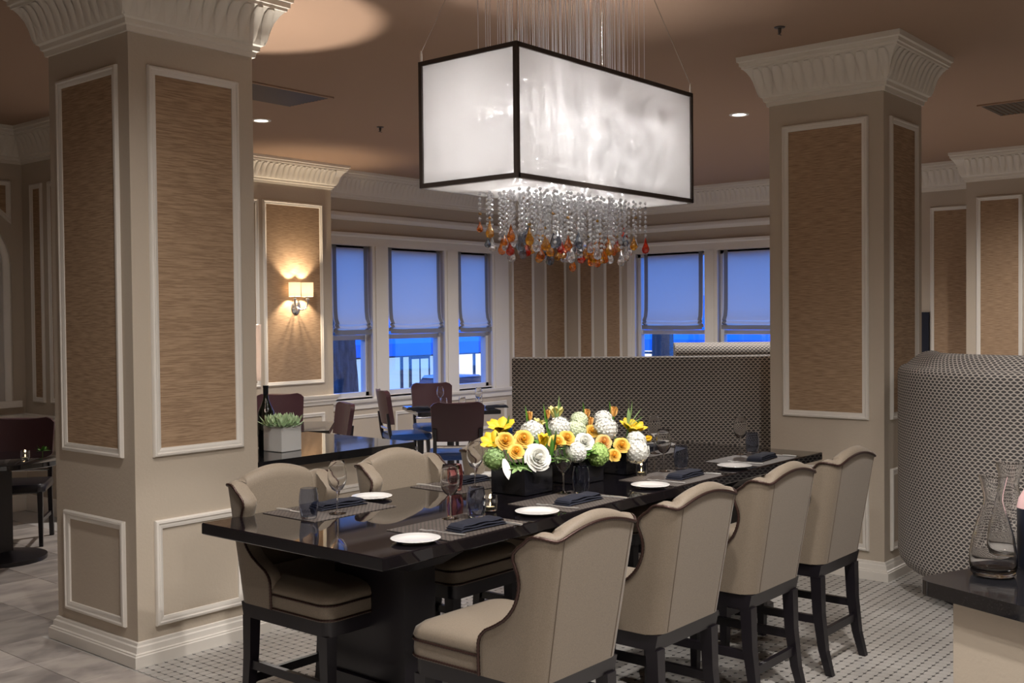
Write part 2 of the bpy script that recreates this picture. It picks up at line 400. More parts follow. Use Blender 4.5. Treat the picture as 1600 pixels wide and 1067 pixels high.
# floor tiles: marble squares west of the dining mosaic, octagon-and-dot mosaic under the table
tm = mesh('marble_tile', MB().rings([[(-.2265,-.2265,-.01),(.2265,-.2265,-.01),(.2265,.2265,-.01),(-.2265,.2265,-.01)],
      [(-.2265,-.2265,-.001),(.2265,-.2265,-.001),(.2265,.2265,-.001),(-.2265,.2265,-.001)],
      [(-.225,-.225,0),(.225,-.225,0),(.225,.225,0),(-.225,.225,0)]]), M_MARBLE, 0)
mats = [M_MARBLE]
for k in range(3):
    m2 = M_MARBLE.copy(); m2.name = 'marble_tile_tone'
    rp = [n for n in m2.node_tree.nodes if n.type == 'VALTORGB'][0]; g = (.9, 1.1, .8)[k]
    for e in rp.color_ramp.elements: e.color = (*[c*g for c in e.color[:3]], 1)
    mp = [n for n in m2.node_tree.nodes if n.type == 'MAPPING'][0]; mp.inputs['Location'].default_value = (k*3.1+1, k*7.7, 0); mp.inputs['Rotation'].default_value = (0,0,k*.9)
    mats.append(m2)
tms = [tm]
for m2 in mats[1:]:
    t2 = tm.copy(); t2.materials[0] = m2; tms.append(t2)
for i in range(-2, 5):
    for j in range(-1, 11):
        x = 2.63 + .457*(i-.5) ; y = 4.95 + .457*(j+.5)
        if x > 2.9 and y < 5.75: continue
        if 2.7 < x < 2.9 and y < 5.75:
            o = obj('marble_tile', random.choice(tms), None, fl, loc=(2.63+.13, y, 0)); o.scale = (.26/.457, 1, 1); continue
        if x > 4.75: continue
        obj('marble_tile', random.choice(tms), None, fl, loc=(x, y, 0))
P = .055; q = P*.5; c = .0105; g = .0012
def octagon(x, y, k=1):
    a = q-g; b = q-c
    o = [(x-b,y-a),(x+b,y-a),(x+a,y-b),(x+a,y+b),(x+b,y+a),(x-b,y+a),(x-a,y+b),(x-a,y-b)]
    i = [(x+(px-x)*.95, y+(py-y)*.95) for px, py in o]
    return o, i
def add_tile(mb, o, i):
    mb.rings([[(*p, -.004) for p in o], [(*p, -.0008) for p in o], [(*p, 0) for p in i]], cap0=False)
def dotpoly(x, y):
    d = c-g*1.4
    o = [(x,y-d),(x+d,y),(x,y+d),(x-d,y)]
    return o, [(x+(px-x)*.9, y+(py-y)*.9) for px, py in o]
om = MB(); add_tile(om, *octagon(0,0)); om = mesh('octagon_tile', om, M_OCT, 0)
dm = MB(); add_tile(dm, *dotpoly(0,0)); dm = mesh('dot_tile', dm, M_DOT, 0)
cells = []
for i in range(0, 118):
    for j in range(0, 112):
        x = 2.93 + P*i; y = 4.93 - P*j
        # only the floor the lens can see past the chairs, plus a margin
        if x > 9.2 or y < -1.2: continue
        dep = x*.767 + y*.641; lat = x*.641 - y*.767
        if dep < 4.75 or abs(lat) > dep*.56: continue
        if (6.97 < x < 7.67 and 2.66 < y < 3.46): continue
        cells.append((dep, x, y))
for jj in range(0, 24):      # strip beyond the table up to the counter and booth
    for i in range(0, 10): pass
cells.sort()
so, sd = MB(), MB()
vis = lambda x, y: (y > 4.3 and x < 3.9) or (y < 2.3 and x > 4.6)
near = [cl for cl in cells if vis(cl[1], cl[2])][:300]; ns = set(near)
for cl in cells:
    _, x, y = cl
    if cl in ns:
        obj('octagon_tile', om, None, fl, loc=(x, y, 0)); obj('dot_tile', dm, None, fl, loc=(x+q, y-q, 0))
    else:
        add_tile(so, *octagon(x, y)); add_tile(sd, *dotpoly(x+q, y-q))
obj('octagon_field', so, M_OCT, fl, 0, kind='stuff'); obj('dot_field', sd, M_DOT, fl, 0, kind='stuff')

# north wall trim: crown, picture rail, casings, sill, wainscot frames, pilaster with the sconce
crown(wall_n, [(8.34, YW), (XW, YW)], False, 3.22, .97, .85, side=-1, lw=.075)
crown(wall_n, [(-3.98, YW), (4.8, YW), (4.8, 9.0), (5.5, 9.0)], False, 3.22, .97, .85, side=-1, lw=.09)
RAIL = [(0, 0), (.012, .004), (.02, .03), (.034, .05), (.034, .08), (.03, .095), (0, .10)]
def rail(parent, path, z0, prof=RAIL, name='rail_moulding', side=-1, m=None):
    return obj(name, sweep(MB(), path, prof, (0,0,z0), closed=False, side=side), m or M_TRIM, parent, 30)
rail(wall_n, [(8.34, YW), (XW, YW), ], 2.96)
HEADP = [(0, 0), (.03, 0), (.03, .10), (.045, .115), (.05, .14), (.05, .15), (0, .15)]
rail(wall_n, [(8.36, YW), (11.86, YW)], 2.66, HEADP, 'window_head')
SILLP = [(0, -.10), (.018, -.10), (.022, -.03), (.05, -.02), (.06, 0), (.06, .02), (0, .02)]
rail(wall_n, [(8.36, YW), (11.86, YW)], .75, SILLP, 'window_stool')
def casing(parent, x0, x1, east=False):
    mb = MB()
    if not east: mb.box(x0, x1, YW-.03, YW, .77, 2.66); mb.box(x0+.05, x1-.05, YW-.04, YW-.03, .77, 2.66)
    else: mb.box(XW-.03, XW, x0, x1, .77, 2.66); mb.box(XW-.04, XW-.03, x0+.05, x1-.05, .77, 2.66)
    obj('casing', mb, M_TRIM, parent, 0)
casing(wall_n, 8.38, 8.52); casing(wall_n, 9.17, 9.44); casing(wall_n, 10.47, 10.74); casing(wall_n, 11.44, 11.80)
BN = [(0,0),(.03,0),(.03,.12),(.02,.14),(0,.15)]
rail(wall_n, [(8.34, YW), (XW, YW)], 0, BN, 'baseboard')
for a, b in ((8.5, 9.4), (9.55, 10.6), (10.75, 11.75), (11.9, 13.1)): panel(wall_n, (0,YW,0), (1,0,0), (0,-1,0), a, b, .2, .58, False)
panel(wall_n, (0,YW,0), (1,0,0), (0,-1,0), 11.895, 12.405, .95, 2.86); panel(wall_n, (0,YW,0), (1,0,0), (0,-1,0), 12.665, 13.19, .95, 2.86)
pil = obj('pilaster', MB().box(6.9, 8.342, 9.72, YW, 0, CEIL), M_WALL, wall_n, 0)
def pil_crown(par, pts, z0, zs, ps, lw): return crown(par, pts, False, z0, zs, ps, side=-1, lw=lw)
pil_crown(pil, [(6.9, YW), (6.9, 9.72), (8.342, 9.72), (8.342, YW)], 3.27, .82, 1.0, .075)
panel(pil, (0,9.72,0), (1,0,0), (0,-1,0), 7.36, 8.205, 1.018, 3.085)
panel(pil, (0,9.72,0), (1,0,0), (0,-1,0), 7.10, 7.30, 1.018, 3.085)
CHAIRR = [(0, 0), (.012, 0), (.018, .03), (.03, .045), (.03, .06), (.05, .085), (.055, .11), (0, .115)]
rail(pil, [(6.9, YW), (6.9, 9.72), (8.342, 9.72), (8.342, YW)], .765, CHAIRR, 'chair_rail')
rail(pil, [(6.9, YW), (6.9, 9.72), (8.342, 9.72), (8.342, YW)], 0, BN, 'baseboard')
panel(pil, (0,9.72,0), (1,0,0), (0,-1,0), 7.36, 8.205, .2, .68, False)
# the return block beyond the first column, with the arched niche next to it
ret = obj('pilaster', MB().box(4.8, 5.5, 9.0, YW, 0, CEIL), M_WALL, wall_n, 0)
panel(ret, (4.8,YW,0), (0,-1,0), (-1,0,0), .17, .39, 1.02, 3.02); panel(ret, (4.8,YW,0), (0,-1,0), (-1,0,0), .50, .90, 1.02, 3.02)
rail(ret, [(-3.98, YW), (4.8, YW), (4.8, 9.0), (5.5, 9.0)], .78, [(o*1.4, z*1.1) for o, z in CHAIRR], 'chair_rail')
rail(ret, [(-3.98, YW), (4.8, YW), (4.8, 9.0), (5.5, 9.0)], 0, BN, 'baseboard')
arch = []
for k in range(17):
    a = PI*k/16; arch.append((4.17+.50*math.cos(a), 2.28+.50*math.sin(a)))
pth = [(4.67, 1.03)] + arch + [(3.67, 1.03)]
obj('arch_moulding', sweep(MB(), pth, [(0,0),(0,.03),(-.02,.045),(-.05,.04),(-.07,.02),(-.07,0)], (0,YW,0), (1,0,0), (0,0,1), (0,-1,0), closed=False, side=-1), M_TRIM, wall_n, 40)
nich = [(x, z) for x, z in pth]
mb = MB(); mb.rings([[(x, YW-.004, z) for x, z in nich], [(x, YW-.008, z) for x, z in nich]])
obj('niche_panel', mb, mat('niche_plaster', (.46, .43, .40), .7), wall_n, 0)
obj('niche_sill', MB().box(3.6, 4.74, YW-.06, YW, .97, 1.03), M_TRIM, wall_n, 0)
mb = MB(); spand = [(4.28, 2.86), (4.69, 2.72), (4.69, 3.06), (4.28, 3.06)]
obj('panel_frame', sweep(MB(), [(4.28,2.88),(4.52,2.80),(4.69,2.66),(4.69,3.06),(4.28,3.06)], FRAME, (0,YW,0), (1,0,0), (0,0,1), (0,-1,0)), M_TRIM, wall_n, 40)
mb.rings([[(x, YW-.002, z) for x, z in ((4.31,2.91),(4.54,2.83),(4.65,2.73),(4.65,3.02),(4.31,3.02))], [(x, YW-.005, z) for x, z in ((4.31,2.91),(4.54,2.83),(4.65,2.73),(4.65,3.02),(4.31,3.02))]])
obj('wallpaper_panel', mb, M_GRASS, wall_n, 0)
# east wall
crown(wall_e, [(XW, YW), (XW, 3.85)], False, 3.22, .97, .85, side=-1, lw=.075)
rail(wall_e, [(XW, YW), (XW, 4.75)], 2.96)
rail(wall_e, [(XW, 8.86), (XW, 5.9)], 2.66, HEADP, 'window_head'); rail(wall_e, [(XW, 8.86), (XW, 5.9)], .75, SILLP, 'window_stool')
casing(wall_e, 8.68, 8.81, True); casing(wall_e, 7.33, 7.53, True); casing(wall_e, 6.0, 6.18, True)
for a, b in ((9.43, 9.72), (8.92, 9.24)): panel(wall_e, (XW,0,0), (0,1,0), (-1,0,0), a, b, .95, 2.86)
panel(wall_e, (XW,0,0), (0,1,0), (-1,0,0), 3.95, 4.46, .95, 3.03)
rail(wall_e, [(XW, YW), (XW, 3.85)], 0, BN, 'baseboard')
pe = obj('pilaster', MB().box(12.55, XW, .8, 3.845, 0, CEIL), M_WALL, wall_e, 0)
crown(pe, [(XW, 3.845), (12.55, 3.845), (12.55, .8)], False, 3.22, .97, .9, side=-1, lw=.075)
for a, b in ((3.25, 3.735), (2.55, 3.05)): panel(pe, (12.55,0,0), (0,1,0), (-1,0,0), a, b, .95, 3.045)
tag(obj('wall_speaker', MB().box(XW-.05, XW-.001, 4.468, 4.555, 1.25, 1.775), M_DARK, None, 0), 'slim dark navy panel fixed to the wall between brown grasscloth panels', 'wall panel')  # thin dark navy slab against the wall

# windows: sash frames, meeting rail, panes
def window(n, a, b, east=False):
    d = .10
    def bx(mb, p0, p1, d0, d1, z0, z1):
        return mb.box(XW+d0, XW+d1, p0, p1, z0, z1) if east else mb.box(p0, p1, YW+d0, YW+d1, z0, z1)
    mb = MB()
    for p0, p1, z0, z1 in ((a, a+.05, WZ0, WZ1), (b-.05, b, WZ0, WZ1), (a, b, WZ0, WZ0+.06), (a, b, WZ1-.05, WZ1)): bx(mb, p0, p1, .06, .15, z0, z1)
    wn = struct('window_%d' % n, mb, M_SASH, None, 0)
    obj('meeting_rail', bx(MB(), a+.05, b-.05, .07, .14, 1.50, 1.56), M_SASH, wn, 0)
    obj('window_sill', bx(MB(), a, b, .0, .16, WZ0-.02, WZ0+.012), M_TRIM, wn, 0)
    for z0, z1 in ((WZ0+.05, 1.51), (1.55, WZ1-.04)):
        o = obj('pane', bx(MB(), a+.045, b-.045, .10, .104, z0, z1), M_PANE, wn, 0)
for i, (a, b) in enumerate(WIN_N): window(i+1, a, b)
for i, (a, b) in enumerate(WIN_E): window(i+4, a, b, True)

# roman blinds
def blind(label, p0, p1, east=False):
    zt, zb = 2.655, 1.575; wd = p1-p0; nx = 14
    loc = (XW+.03, p0, 0) if east else (p0, YW+.03, 0); rz = PI/2 if east else 0
    t = thing('roman_blind', label, 'blind', loc, rz, 'linen roman blinds in the windows')
    # local: x along the width, y away from the room (east is mirrored below)
    sg = -1 if east else 1
    zs = [2.655, 2.45, 2.2, 2.0, 1.85, 1.76, 1.72, 1.70, 1.685, 1.67, 1.655, 1.645, 1.635, 1.62, 1.60]
    ys = [0, 0, -.002, -.004, -.008, -.02, -.04, -.05, -.03, -.045, -.055, -.03, -.012, -.01, -.008]
    def P(x, z, y, out=0): return (x, sg*(y - out), z)
    rows = []
    for z, y in zip(zs, ys):
        k = max(0, (1.80-z)/.2); ex = .012*min(1, k)*wd
        rows.append([P(-ex + (wd+2*ex)*i/nx, z - .018*min(1, k)*math.sin(PI*i/nx)*(1+.4*math.sin(5*i/nx)), y-.012*min(1,k)*math.sin(PI*i/nx)) for i in range(nx+1)])
    obj('fabric', MB().grid(rows), M_BLIND, t, 60)
    for x0, x1 in ((.012, .072), (wd-.072, wd-.012)):
        rr = []
        for z, y in zip(zs, ys):
            k = min(1, max(0, (1.80-z)/.2)); ex = .012*k*wd*(1 if x0 > wd/2 else -1)
            rr.append([P(x0+ex, z, y, .003), P(x1+ex, z, y, .003)])
        obj('border_band', MB().grid(rr), M_BLIND_TRIM, t, 60)
    rr = []
    for z in (1.632, 1.572):
        rr.append([P(-.006 + (wd+.012)*i/nx, z - .012*math.sin(PI*i/nx)*(1+.5*math.cos(6*i/nx)), -.040, .012) for i in range(nx+1)])
    obj('hem_band', MB().grid(rr), M_BLIND_TRIM, t, 60)
    # heading fold
    obj('headrail', MB().box(0, wd, min(0, sg*.03), max(0, sg*.03), 2.63, 2.66), M_BLIND, t, 0)
for p, l in zip(WIN_N, ('narrow linen roman blind with dark border nearest the wall sconce', 'wide linen roman blind in the middle of the triple window', 'narrow linen roman blind at the corner end of the triple window')):
    blind(l, p[0]+.045, p[1]-.02)
for p, l in zip(WIN_E, ('linen roman blind beside the corner wallpaper strips, above the curved booth', 'linen roman blind partly hidden behind the far column')):
    blind(l, p[0]+.05, p[1]-.12 if p[0] > 7.4 else p[1]-.06, True)

# ceiling fixtures
def downlight(x, y, label):
    t = thing('downlight', label, 'ceiling light', (x, y, CEIL), 0, 'recessed ceiling downlights')
    obj('trim_ring', MB().lathe([(.060,0),(.064,-.006),(.085,-.006),(.09,0)], 28), M_TRIM, t, 40)
    obj('lens', MB().lathe([(.062,-.001),(.0,-.0012)], 24), M_LED, t, 0)
DL = ['round lit downlight in the brown ceiling beyond the first column', 'round lit downlight in the brown ceiling between chandelier and far column']
DL += ['round lit downlight in the ceiling over the seat of the first chair back', 'round lit downlight in the ceiling above the aisle behind the chair backs',
       'round lit downlight in the ceiling before the first column', 'round lit downlight in the ceiling above the glass carafes',
       'round lit downlight in the ceiling near the corner windows', 'round lit downlight in the ceiling past the second column, over the curved booth',
       'round lit downlight in the ceiling beyond the service counter', 'round lit downlight in the ceiling at the wall furthest from the windows',
       'round lit downlight in the ceiling far behind the photographer', 'round lit downlight in the ceiling over the round pedestal table',
       'round lit downlight in the ceiling over the near corner of the long table']  # unseen fixtures added for the fill lamps
for (x, y, e, s), l in zip(DOWN, DL): downlight(x, y, l)
for (x, y), l in zip(ACC, ('narrow beam downlight in the ceiling aimed at the flowers', 'narrow beam downlight in the ceiling aimed at the mosaic before the column', 'narrow beam downlight in the ceiling aimed at the mosaic beside the last chair back')): downlight(x, y, l)
def sprinkler(x, y, l):
    t = thing('sprinkler_head', l, 'sprinkler', (x, y, CEIL), 0, 'ceiling sprinkler heads')
    obj('escutcheon', MB().lathe([(.0,0),(.035,-.002),(.03,-.008),(.0,-.01)], 16), M_BRONZE, t, 40)
    obj('nozzle', MB().lathe([(.012,-.008),(.010,-.035),(.004,-.045),(.0,-.045)], 10).box(-.02,.02,-.003,.003,-.05,-.046), M_BRONZE, t, 40)
sprinkler(6.267, 3.041, 'small dark sprinkler head in the ceiling between chandelier and far column')
sprinkler(6.975, 7.414, 'small dark sprinkler head in the ceiling near the wall sconce')
def vent(x0, x1, y0, y1, l):
    t = thing('ceiling_vent', l, 'vent', ((x0+x1)/2, (y0+y1)/2, CEIL), 0, 'brown ceiling vents')
    a, b = (x1-x0)/2, (y1-y0)/2
    obj('frame', sweep(MB(), [(-a,-b),(a,-b),(a,b),(-a,b)], [(0,0),(0,-.012),(.03,-.012),(.035,0)]), M_CEIL, t, 0)
    n = int(2*b/.045)
    for k in range(n):
        y = -b+.04+(2*b-.08)*k/max(1, n-1)
        obj('slat', MB().rings([[(-a+.03,y-.012,-.004),(a-.03,y-.012,-.004),(a-.03,y+.012,-.011),(-a+.03,y+.012,-.011)], [(-a+.03,y-.012,-.006),(a-.03,y-.012,-.006),(a-.03,y+.012,-.013),(-a+.03,y+.012,-.013)]]), M_BRONZE, t, 0)
vent(4.95, 5.80, 6.70, 7.25, 'brown louvred ceiling vent just beyond the first column')
vent(9.75, 10.4, 2.45, 2.90, 'brown louvred ceiling vent beyond the far column')

# ------------------------------------------------------------------ counters and booths
hw = thing('half_wall', 'low beige half wall with black granite top holding white planter and bottle', 'half wall', (0,0,0))
obj('wall_body', MB().box(3.701, 5.05, 5.19, 6.18, 0, .88), M_WALL, hw, 0)
sl = MB().prism([(3.702,5.12),(5.10,5.12),(5.10,6.24),(3.702,6.24)], .88, .93)
obj('granite_top', sl, M_GRANITE, hw, 0)
panel(hw, (0,5.19,0), (1,0,0), (0,-1,0), 3.78, 4.97, .16, .70, False)
obj('baseboard', sweep(MB(), [(3.71,5.19),(5.05,5.19),(5.05,6.1)], BN, closed=False, side=-1), M_TRIM, hw, 30)
# service counter close to the camera
e1 = Vector((-.372,-.928)); e2 = Vector((.928,-.372)); A0 = Vector((3.354,1.187))
def ce_(a, b): p = A0 + e1*a + e2*b; return (p.x, p.y)
sc_ = thing('service_counter', 'beige counter with rounded black granite top holding the glass carafes', 'counter', (0,0,0))
poly = [ce_(.06,0), ce_(1.5,0), ce_(1.5,.66), ce_(0,.66), ce_(0,.06)] + [ce_(.06-.06*math.sin(a), .06-.06*math.cos(a)) for a in (PI/2*.66, PI/2*.33)]
obj('granite_top', MB().prism(poly, .885, .93), M_GRANITE, sc_, 40)
obj('counter_body', MB().prism([ce_(.10,.06), ce_(1.5,.06), ce_(1.5,.60), ce_(.10,.60)], 0, .885), M_WALL, sc_, 0)
o0 = ce_(0,.06)
panel(sc_, (o0[0],o0[1],0), (e1.x,e1.y,0), (-e2.x,-e2.y,0), .30, 1.35, .14, .62, False)

def booth(name, label, path, prof, z_off=0, base_z=.12, rnd=.18, thick=.24):
    """upholstered booth back: plan path (outer face, left of it is inside) x vertical profile (inset, z)"""
    t = thing(name, label, 'booth', (0,0,0), 0, 'woven booth backs')
    P = [Vector(p) for p in path]; n = len(P); N = []
    for i in range(n):
        d = (P[min(i+1,n-1)] - P[max(i-1,0)]).normalized(); N.append(Vector((-d.y, d.x)))
    s = [0]
    for i in range(1, n): s.append(s[-1] + (P[i]-P[i-1]).length)
    L = s[-1]; mb = MB(); mb.uv = []
    rows = []; zs = [0]
    for k in range(1, len(prof)): zs.append(zs[-1] + math.hypot(prof[k][0]-prof[k-1][0], prof[k][1]-prof[k-1][1]))
    for k, (ins, z) in enumerate(prof):
        row = []
        for i in range(n):
            # round the two ends of the back (plan) over the radius rnd
            e = min(s[i], L-s[i]); ri = 0
            p = P[i] + N[i]*ins
            row.append((p.x, p.y, z)); mb.uv.append((s[i], zs[k]))
        rows.append(row)
    mb.grid(rows)
    # end caps
    b = len(mb.v)
    for i in (0, n-1):
        c0 = len(mb.v)
        for k in range(len(rows)): mb.v.append(rows[k][i]); mb.uv.append((rows[k][i][1]+rows[k][i][0], rows[k][i][2]))
        mb.f.append(tuple(range(c0, c0+len(rows))))
    obj('booth_back', mb, M_WEAVE, t, 50)
    return t, P, N, s
def arc(cx, cyy, r, a0, a1, n): return [(cx + r*math.cos(R(a0+(a1-a0)*i/n)), cyy + r*math.sin(R(a0+(a1-a0)*i/n))) for i in range(n+1)]
def roundrect_prof(th, z0, z1, rb, rt, rise=0):
    p = []
    for k in range(7):
        a = PI/2*k/6; p.append((rb-rb*math.sin(a), z0+rb-rb*math.cos(a)))      # bottom tuck
    for k in range(1, 8):
        p.append((0, z0+rb+(z1-rt-z0-rb)*k/8))
    for k in range(7):
        a = PI/2*k/6; p.append((rt-rt*math.cos(a), z1-rt+rt*math.sin(a)))
    for k in range(1, 7):
        a = PI*k/6; p.append((rt+(th-rt)*k/6, z1 + rise*math.sin(PI*min(1,k/6*.75))))
    p += [(th, z1-.06), (th, z0+.05)]
    return p
# booth beyond the table end
bp = [(6.13,5.13),(6.20,5.00),(6.30,4.84),(6.42,4.67),(6.56,4.49),(6.72,4.30),(6.90,4.10),(7.08,3.92),(7.26,3.76),(7.46,3.60)]
bp = list(reversed(bp))
path = []
for i in range(len(bp)-1):
    for k in range(3): path.append(tuple(Vector(bp[i]).lerp(Vector(bp[i+1]), k/3)))
path.append(bp[-1])
path = list(reversed(path)); 
t1, P1, N1, s1 = booth('booth', 'woven taupe booth back beyond the far end of the long table, below the windows', path, roundrect_prof(.16, .12, 1.455, .05, .025))
obj('booth_plinth', MB().prism([tuple(P1[i]+N1[i]*.05) for i in range(len(P1))] + [tuple(P1[i]+N1[i]*.14) for i in reversed(range(len(P1)))], 0, .14), M_ESPRESSO, t1, 0)
t3, P3, N3, s3 = booth('booth', 'second woven booth back showing as a paler strip above the first, under the corner windows', [(8.15+.1*i, 4.95-.13*i) for i in range(13)], roundrect_prof(.18, .12, 1.50, .05, .08, .02))
obj('booth_plinth', MB().prism([tuple(P3[i]+N3[i]*.05) for i in range(len(P3))] + [tuple(P3[i]+N3[i]*.14) for i in reversed(range(len(P3)))], 0, .14), M_ESPRESSO, t3, 0)
# curved booth in front of the far column
path = arc(7.24, 1.60, 1.0, 98, 320, 48)
t2, P2, N2, s2 = booth('booth', 'curved woven taupe booth back with thick rolled top, behind the glass carafes', path, roundrect_prof(.26, .15, 1.43, .11, .05, .085))
obj('booth_plinth', MB().prism([tuple(P2[i]+N2[i]*.20) for i in range(len(P2))] + [tuple(P2[i]+N2[i]*.26) for i in reversed(range(len(P2)))], 0, .20), M_ESPRESSO, t2, 0)

# ------------------------------------------------------------------ the long table
TX0, TX1, TY0, TY1, TZ = 2.595, 6.275, 2.775, 3.865, .91
tb = thing('counter_height_table', 'long black polished table with dark trestle base set for eight', 'table', ((TX0+TX1)/2, (TY0+TY1)/2, 0))
a, b = (TX1-TX0)/2, (TY1-TY0)/2
mb = MB(); rings = []
for ins, z in ((.004,.862),(0,.866),(0,.906),(.004,.91)):
    rings.append([(-a+ins,-b+ins,z),(a-ins,-b+ins,z),(a-ins,b-ins,z),(-a+ins,b-ins,z)])
mb.rings(rings); obj('tabletop', mb, mat('black_lacquer_top', (.006,.005,.007), .03, coat=.4, noise=((250,250,250),(.014,.011,.012),.56,.78)), tb, 0)
obj('apron', MB().box(-a+.35, a-.35, -.20, .20, .80, .862), M_ESPRESSO, tb, 0)
for sx in (-1, 1):
    X = sx*(a-.52)
    obj('pedestal', MB().box(X-.09, X+.09, -.21, .21, .14, .80), M_ESPRESSO, tb, 0)
    pr_ = [(-.42,.0),(.42,.0),(.42,.05),(.36,.07),(.29,.11),(.24,.17),(.22,.26),(-.22,.26),(-.24,.17),(-.29,.11),(-.36,.07),(-.42,.05)]
    obj('pedestal_foot', MB().rings([[(X-.11, y, z) for y, z in pr_], [(X+.11, y, z) for y, z in pr_]]), M_ESPRESSO, tb, 20)
    obj('pedestal_cap', MB().rings([[(X-.10,-.25,.74),(X+.10,-.25,.74),(X+.10,.25,.74),(X-.10,.25,.74)], [(X-.14,-.34,.80),(X+.14,-.34,.80),(X+.14,.34,.80),(X-.14,.34,.80)]]), M_ESPRESSO, tb, 0)
obj('stretcher', MB().box(-a+.61, a-.61, -.05, .05, .20, .30), M_ESPRESSO, tb, 0)

# ------------------------------------------------------------------ wingback counter chairs
def lerp_tab(tab, x):
    if x <= tab[0][0]: return tab[0][1]
    for (x0, y0), (x1, y1) in zip(tab, tab[1:]):
        if x <= x1:
            k = (x-x0)/(x1-x0); return y0 + (y1-y0)*k
    return tab[-1][1]
FT = [(.54,-.055),(.62,-.055),(.665,-.058),(.695,-.070),(.715,-.095),(.735,-.135),(.755,-.168),(.78,-.195),(.81,-.218),(.845,-.236),(.88,-.245),(.915,-.247),(.945,-.240),(.97,-.228),(.99,-.222),(1.01,-.228),(1.03,-.25)]
YB, RC, TH = -.295, .075, .058
def shift(z): return -.085*max(0, min(1.2, (z-.54)/.5))
def halfw(z): return .252 + .014*max(0, min(1, (z-.54)/.5))
def plan(a_, off, z):
    s = 1 if a_ >= 0 else -1; a_ = abs(a_); W = halfw(z); L1 = W-RC; la = RC*PI/2; ro = max(RC-off, .02)
    if a_ < L1: x, y, nx, ny = a_, YB+off, 0, -1
    elif a_ < L1+la:
        th = (a_-L1)/RC; x = L1+RC-off-ro + ro*math.sin(th); y = YB+off+ro-ro*math.cos(th); nx, ny = math.sin(th), -math.cos(th)
    else: x, y, nx, ny = W-off, YB+RC+(a_-L1-la), 1, 0
    return Vector((s*x, y+shift(z), z)), Vector((s*nx, ny, 0))
def ztop(a_, A):
    a_ = abs(a_)
    sm = lambda e0, e1, x: (lambda t: t*t*(3-2*t))(max(0, min(1, (x-e0)/(e1-e0))))
    z = 1.026 + .042*max(0, math.cos(PI/2*min(1, a_/.225)))**.9 + .016*sm(.215, .29, a_)
    return z - .040*sm(A-.055, A, a_)**1.5
def make_chair(label):
    t = thing('wingback_counter_chair', label, 'chair', (0,0,0), 0, 'wingback chairs along the long table')
    NS, NZ = 44, 20; out = []; inn = []; nor = []
    for j in range(NZ+1):
        tt = j/NZ; zs = .54 + tt*(1.03-.54)
        F = lerp_tab(FT, zs) - shift(zs); W = halfw(zs); A = (W-RC) + RC*PI/2 + max(.012, F-(YB+RC))
        ro, ri, rn = [], [], []
        for i in range(NS+1):
            sfr = -1 + 2*i/NS; aa = sfr*A; z = .54 + tt*(ztop(aa, A)-.54)
            p, n_ = plan(aa, 0, z); q_, _ = plan(aa, TH + .012*tt, z)
            ro.append(p); ri.append(q_); rn.append(n_)
        out.append(ro); inn.append(ri); nor.append(rn)
    idx = [(j, 0) for j in range(NZ+1)] + [(NZ, i) for i in range(1, NS)] + [(j, NS) for j in reversed(range(NZ+1))]
    mb = MB(); mb.grid(out); mb.grid(inn)
    Bo, Bi, D, Nn = [], [], [], []
    for j, i in idx:
        p = out[j][i]
        if i in (0, NS) and j < NZ: d = p - out[j][1 if i == 0 else NS-1]
        elif i in (0, NS): d = p - out[j-1][2 if i == 0 else NS-2]
        else: d = p - out[j-1][i]
        d.normalize(); Bo.append(p); Bi.append(inn[j][i]); D.append(d); Nn.append(nor[j][i])
    rr = []
    for k in range(len(Bo)):
        top = 1 if idx[k][0] == NZ else 0; bl = .013 + .017*top*max(0, math.cos(PI/2*min(1, abs(Bo[k].x)/.27)))**.5
        rr.append([Bo[k], Bo[k].lerp(Bi[k], .15)+D[k]*bl*.75, Bo[k].lerp(Bi[k], .5)+D[k]*bl*1.15, Bo[k].lerp(Bi[k], .85)+D[k]*bl*.7, Bi[k]])
    mb.grid(rr)
    me = mesh('backrest', mb, None, 50)
    bm = bmesh.new(); bm.from_mesh(me); bmesh.ops.remove_doubles(bm, verts=bm.verts[:], dist=.0005); bmesh.ops.recalc_face_normals(bm, faces=bm.faces[:]); bm.to_mesh(me); bm.free()
    me.shade_smooth(); me.set_sharp_from_angle(angle=R(50)); me.materials.append(M_LEATHER)
    obj('backrest', me, None, t)
    def beads(name, pts, rad=.0068):
        L = [0]
        for p0, p1 in zip(pts, pts[1:]): L.append(L[-1]+(p1-p0).length)
        n = int(L[-1]/.0065); q_ = []; k = 0
        for i in range(n+1):
            s = L[-1]*i/n
            while k < len(L)-2 and L[k+1] < s: k += 1
            q_.append(pts[k].lerp(pts[k+1], (s-L[k])/max(1e-6, L[k+1]-L[k])))
        return obj(name, MB().tube(q_, [rad*(1 if i % 2 else .72) for i in range(n+1)], 6), M_NAIL, t, 60)
    beads('nailhead_trim', [Bo[k] + Nn[k]*.003 + D[k]*.001 for k in range(len(Bo))])
    for s in (-1, 1):
        pts = []
        for j in range(13):
            z = .545+.485*j/12; p, n_ = plan(s*(halfw(z)-RC+.004), 0, z); pts.append(p+n_*.0006)
        obj('back_seam', MB().tube(pts, .0018, 5), M_SEAM, t)
    # seat: boxed border and crowned cushion
    def outline(ins, z, y0=-.24, y1=.295, W=.247, rc=.06):
        p = [(-(W-ins), y0), (W-ins, y0)]
        for k in range(7):
            a_ = PI/2*k/6; p.append((W-ins-rc+rc*math.cos(a_), y1-ins-rc+rc*math.sin(a_)))
        for k in range(7):
            a_ = PI/2+PI/2*k/6; p.append((-(W-ins-rc)+rc*math.cos(a_), y1-ins-rc+rc*math.sin(a_)))
        return [(x, y, z) for x, y in p]
    obj('seat_border', MB().rings([outline(.0, .538), outline(-.002, .57), outline(0, .604)]), M_LEATHER, t, 45)
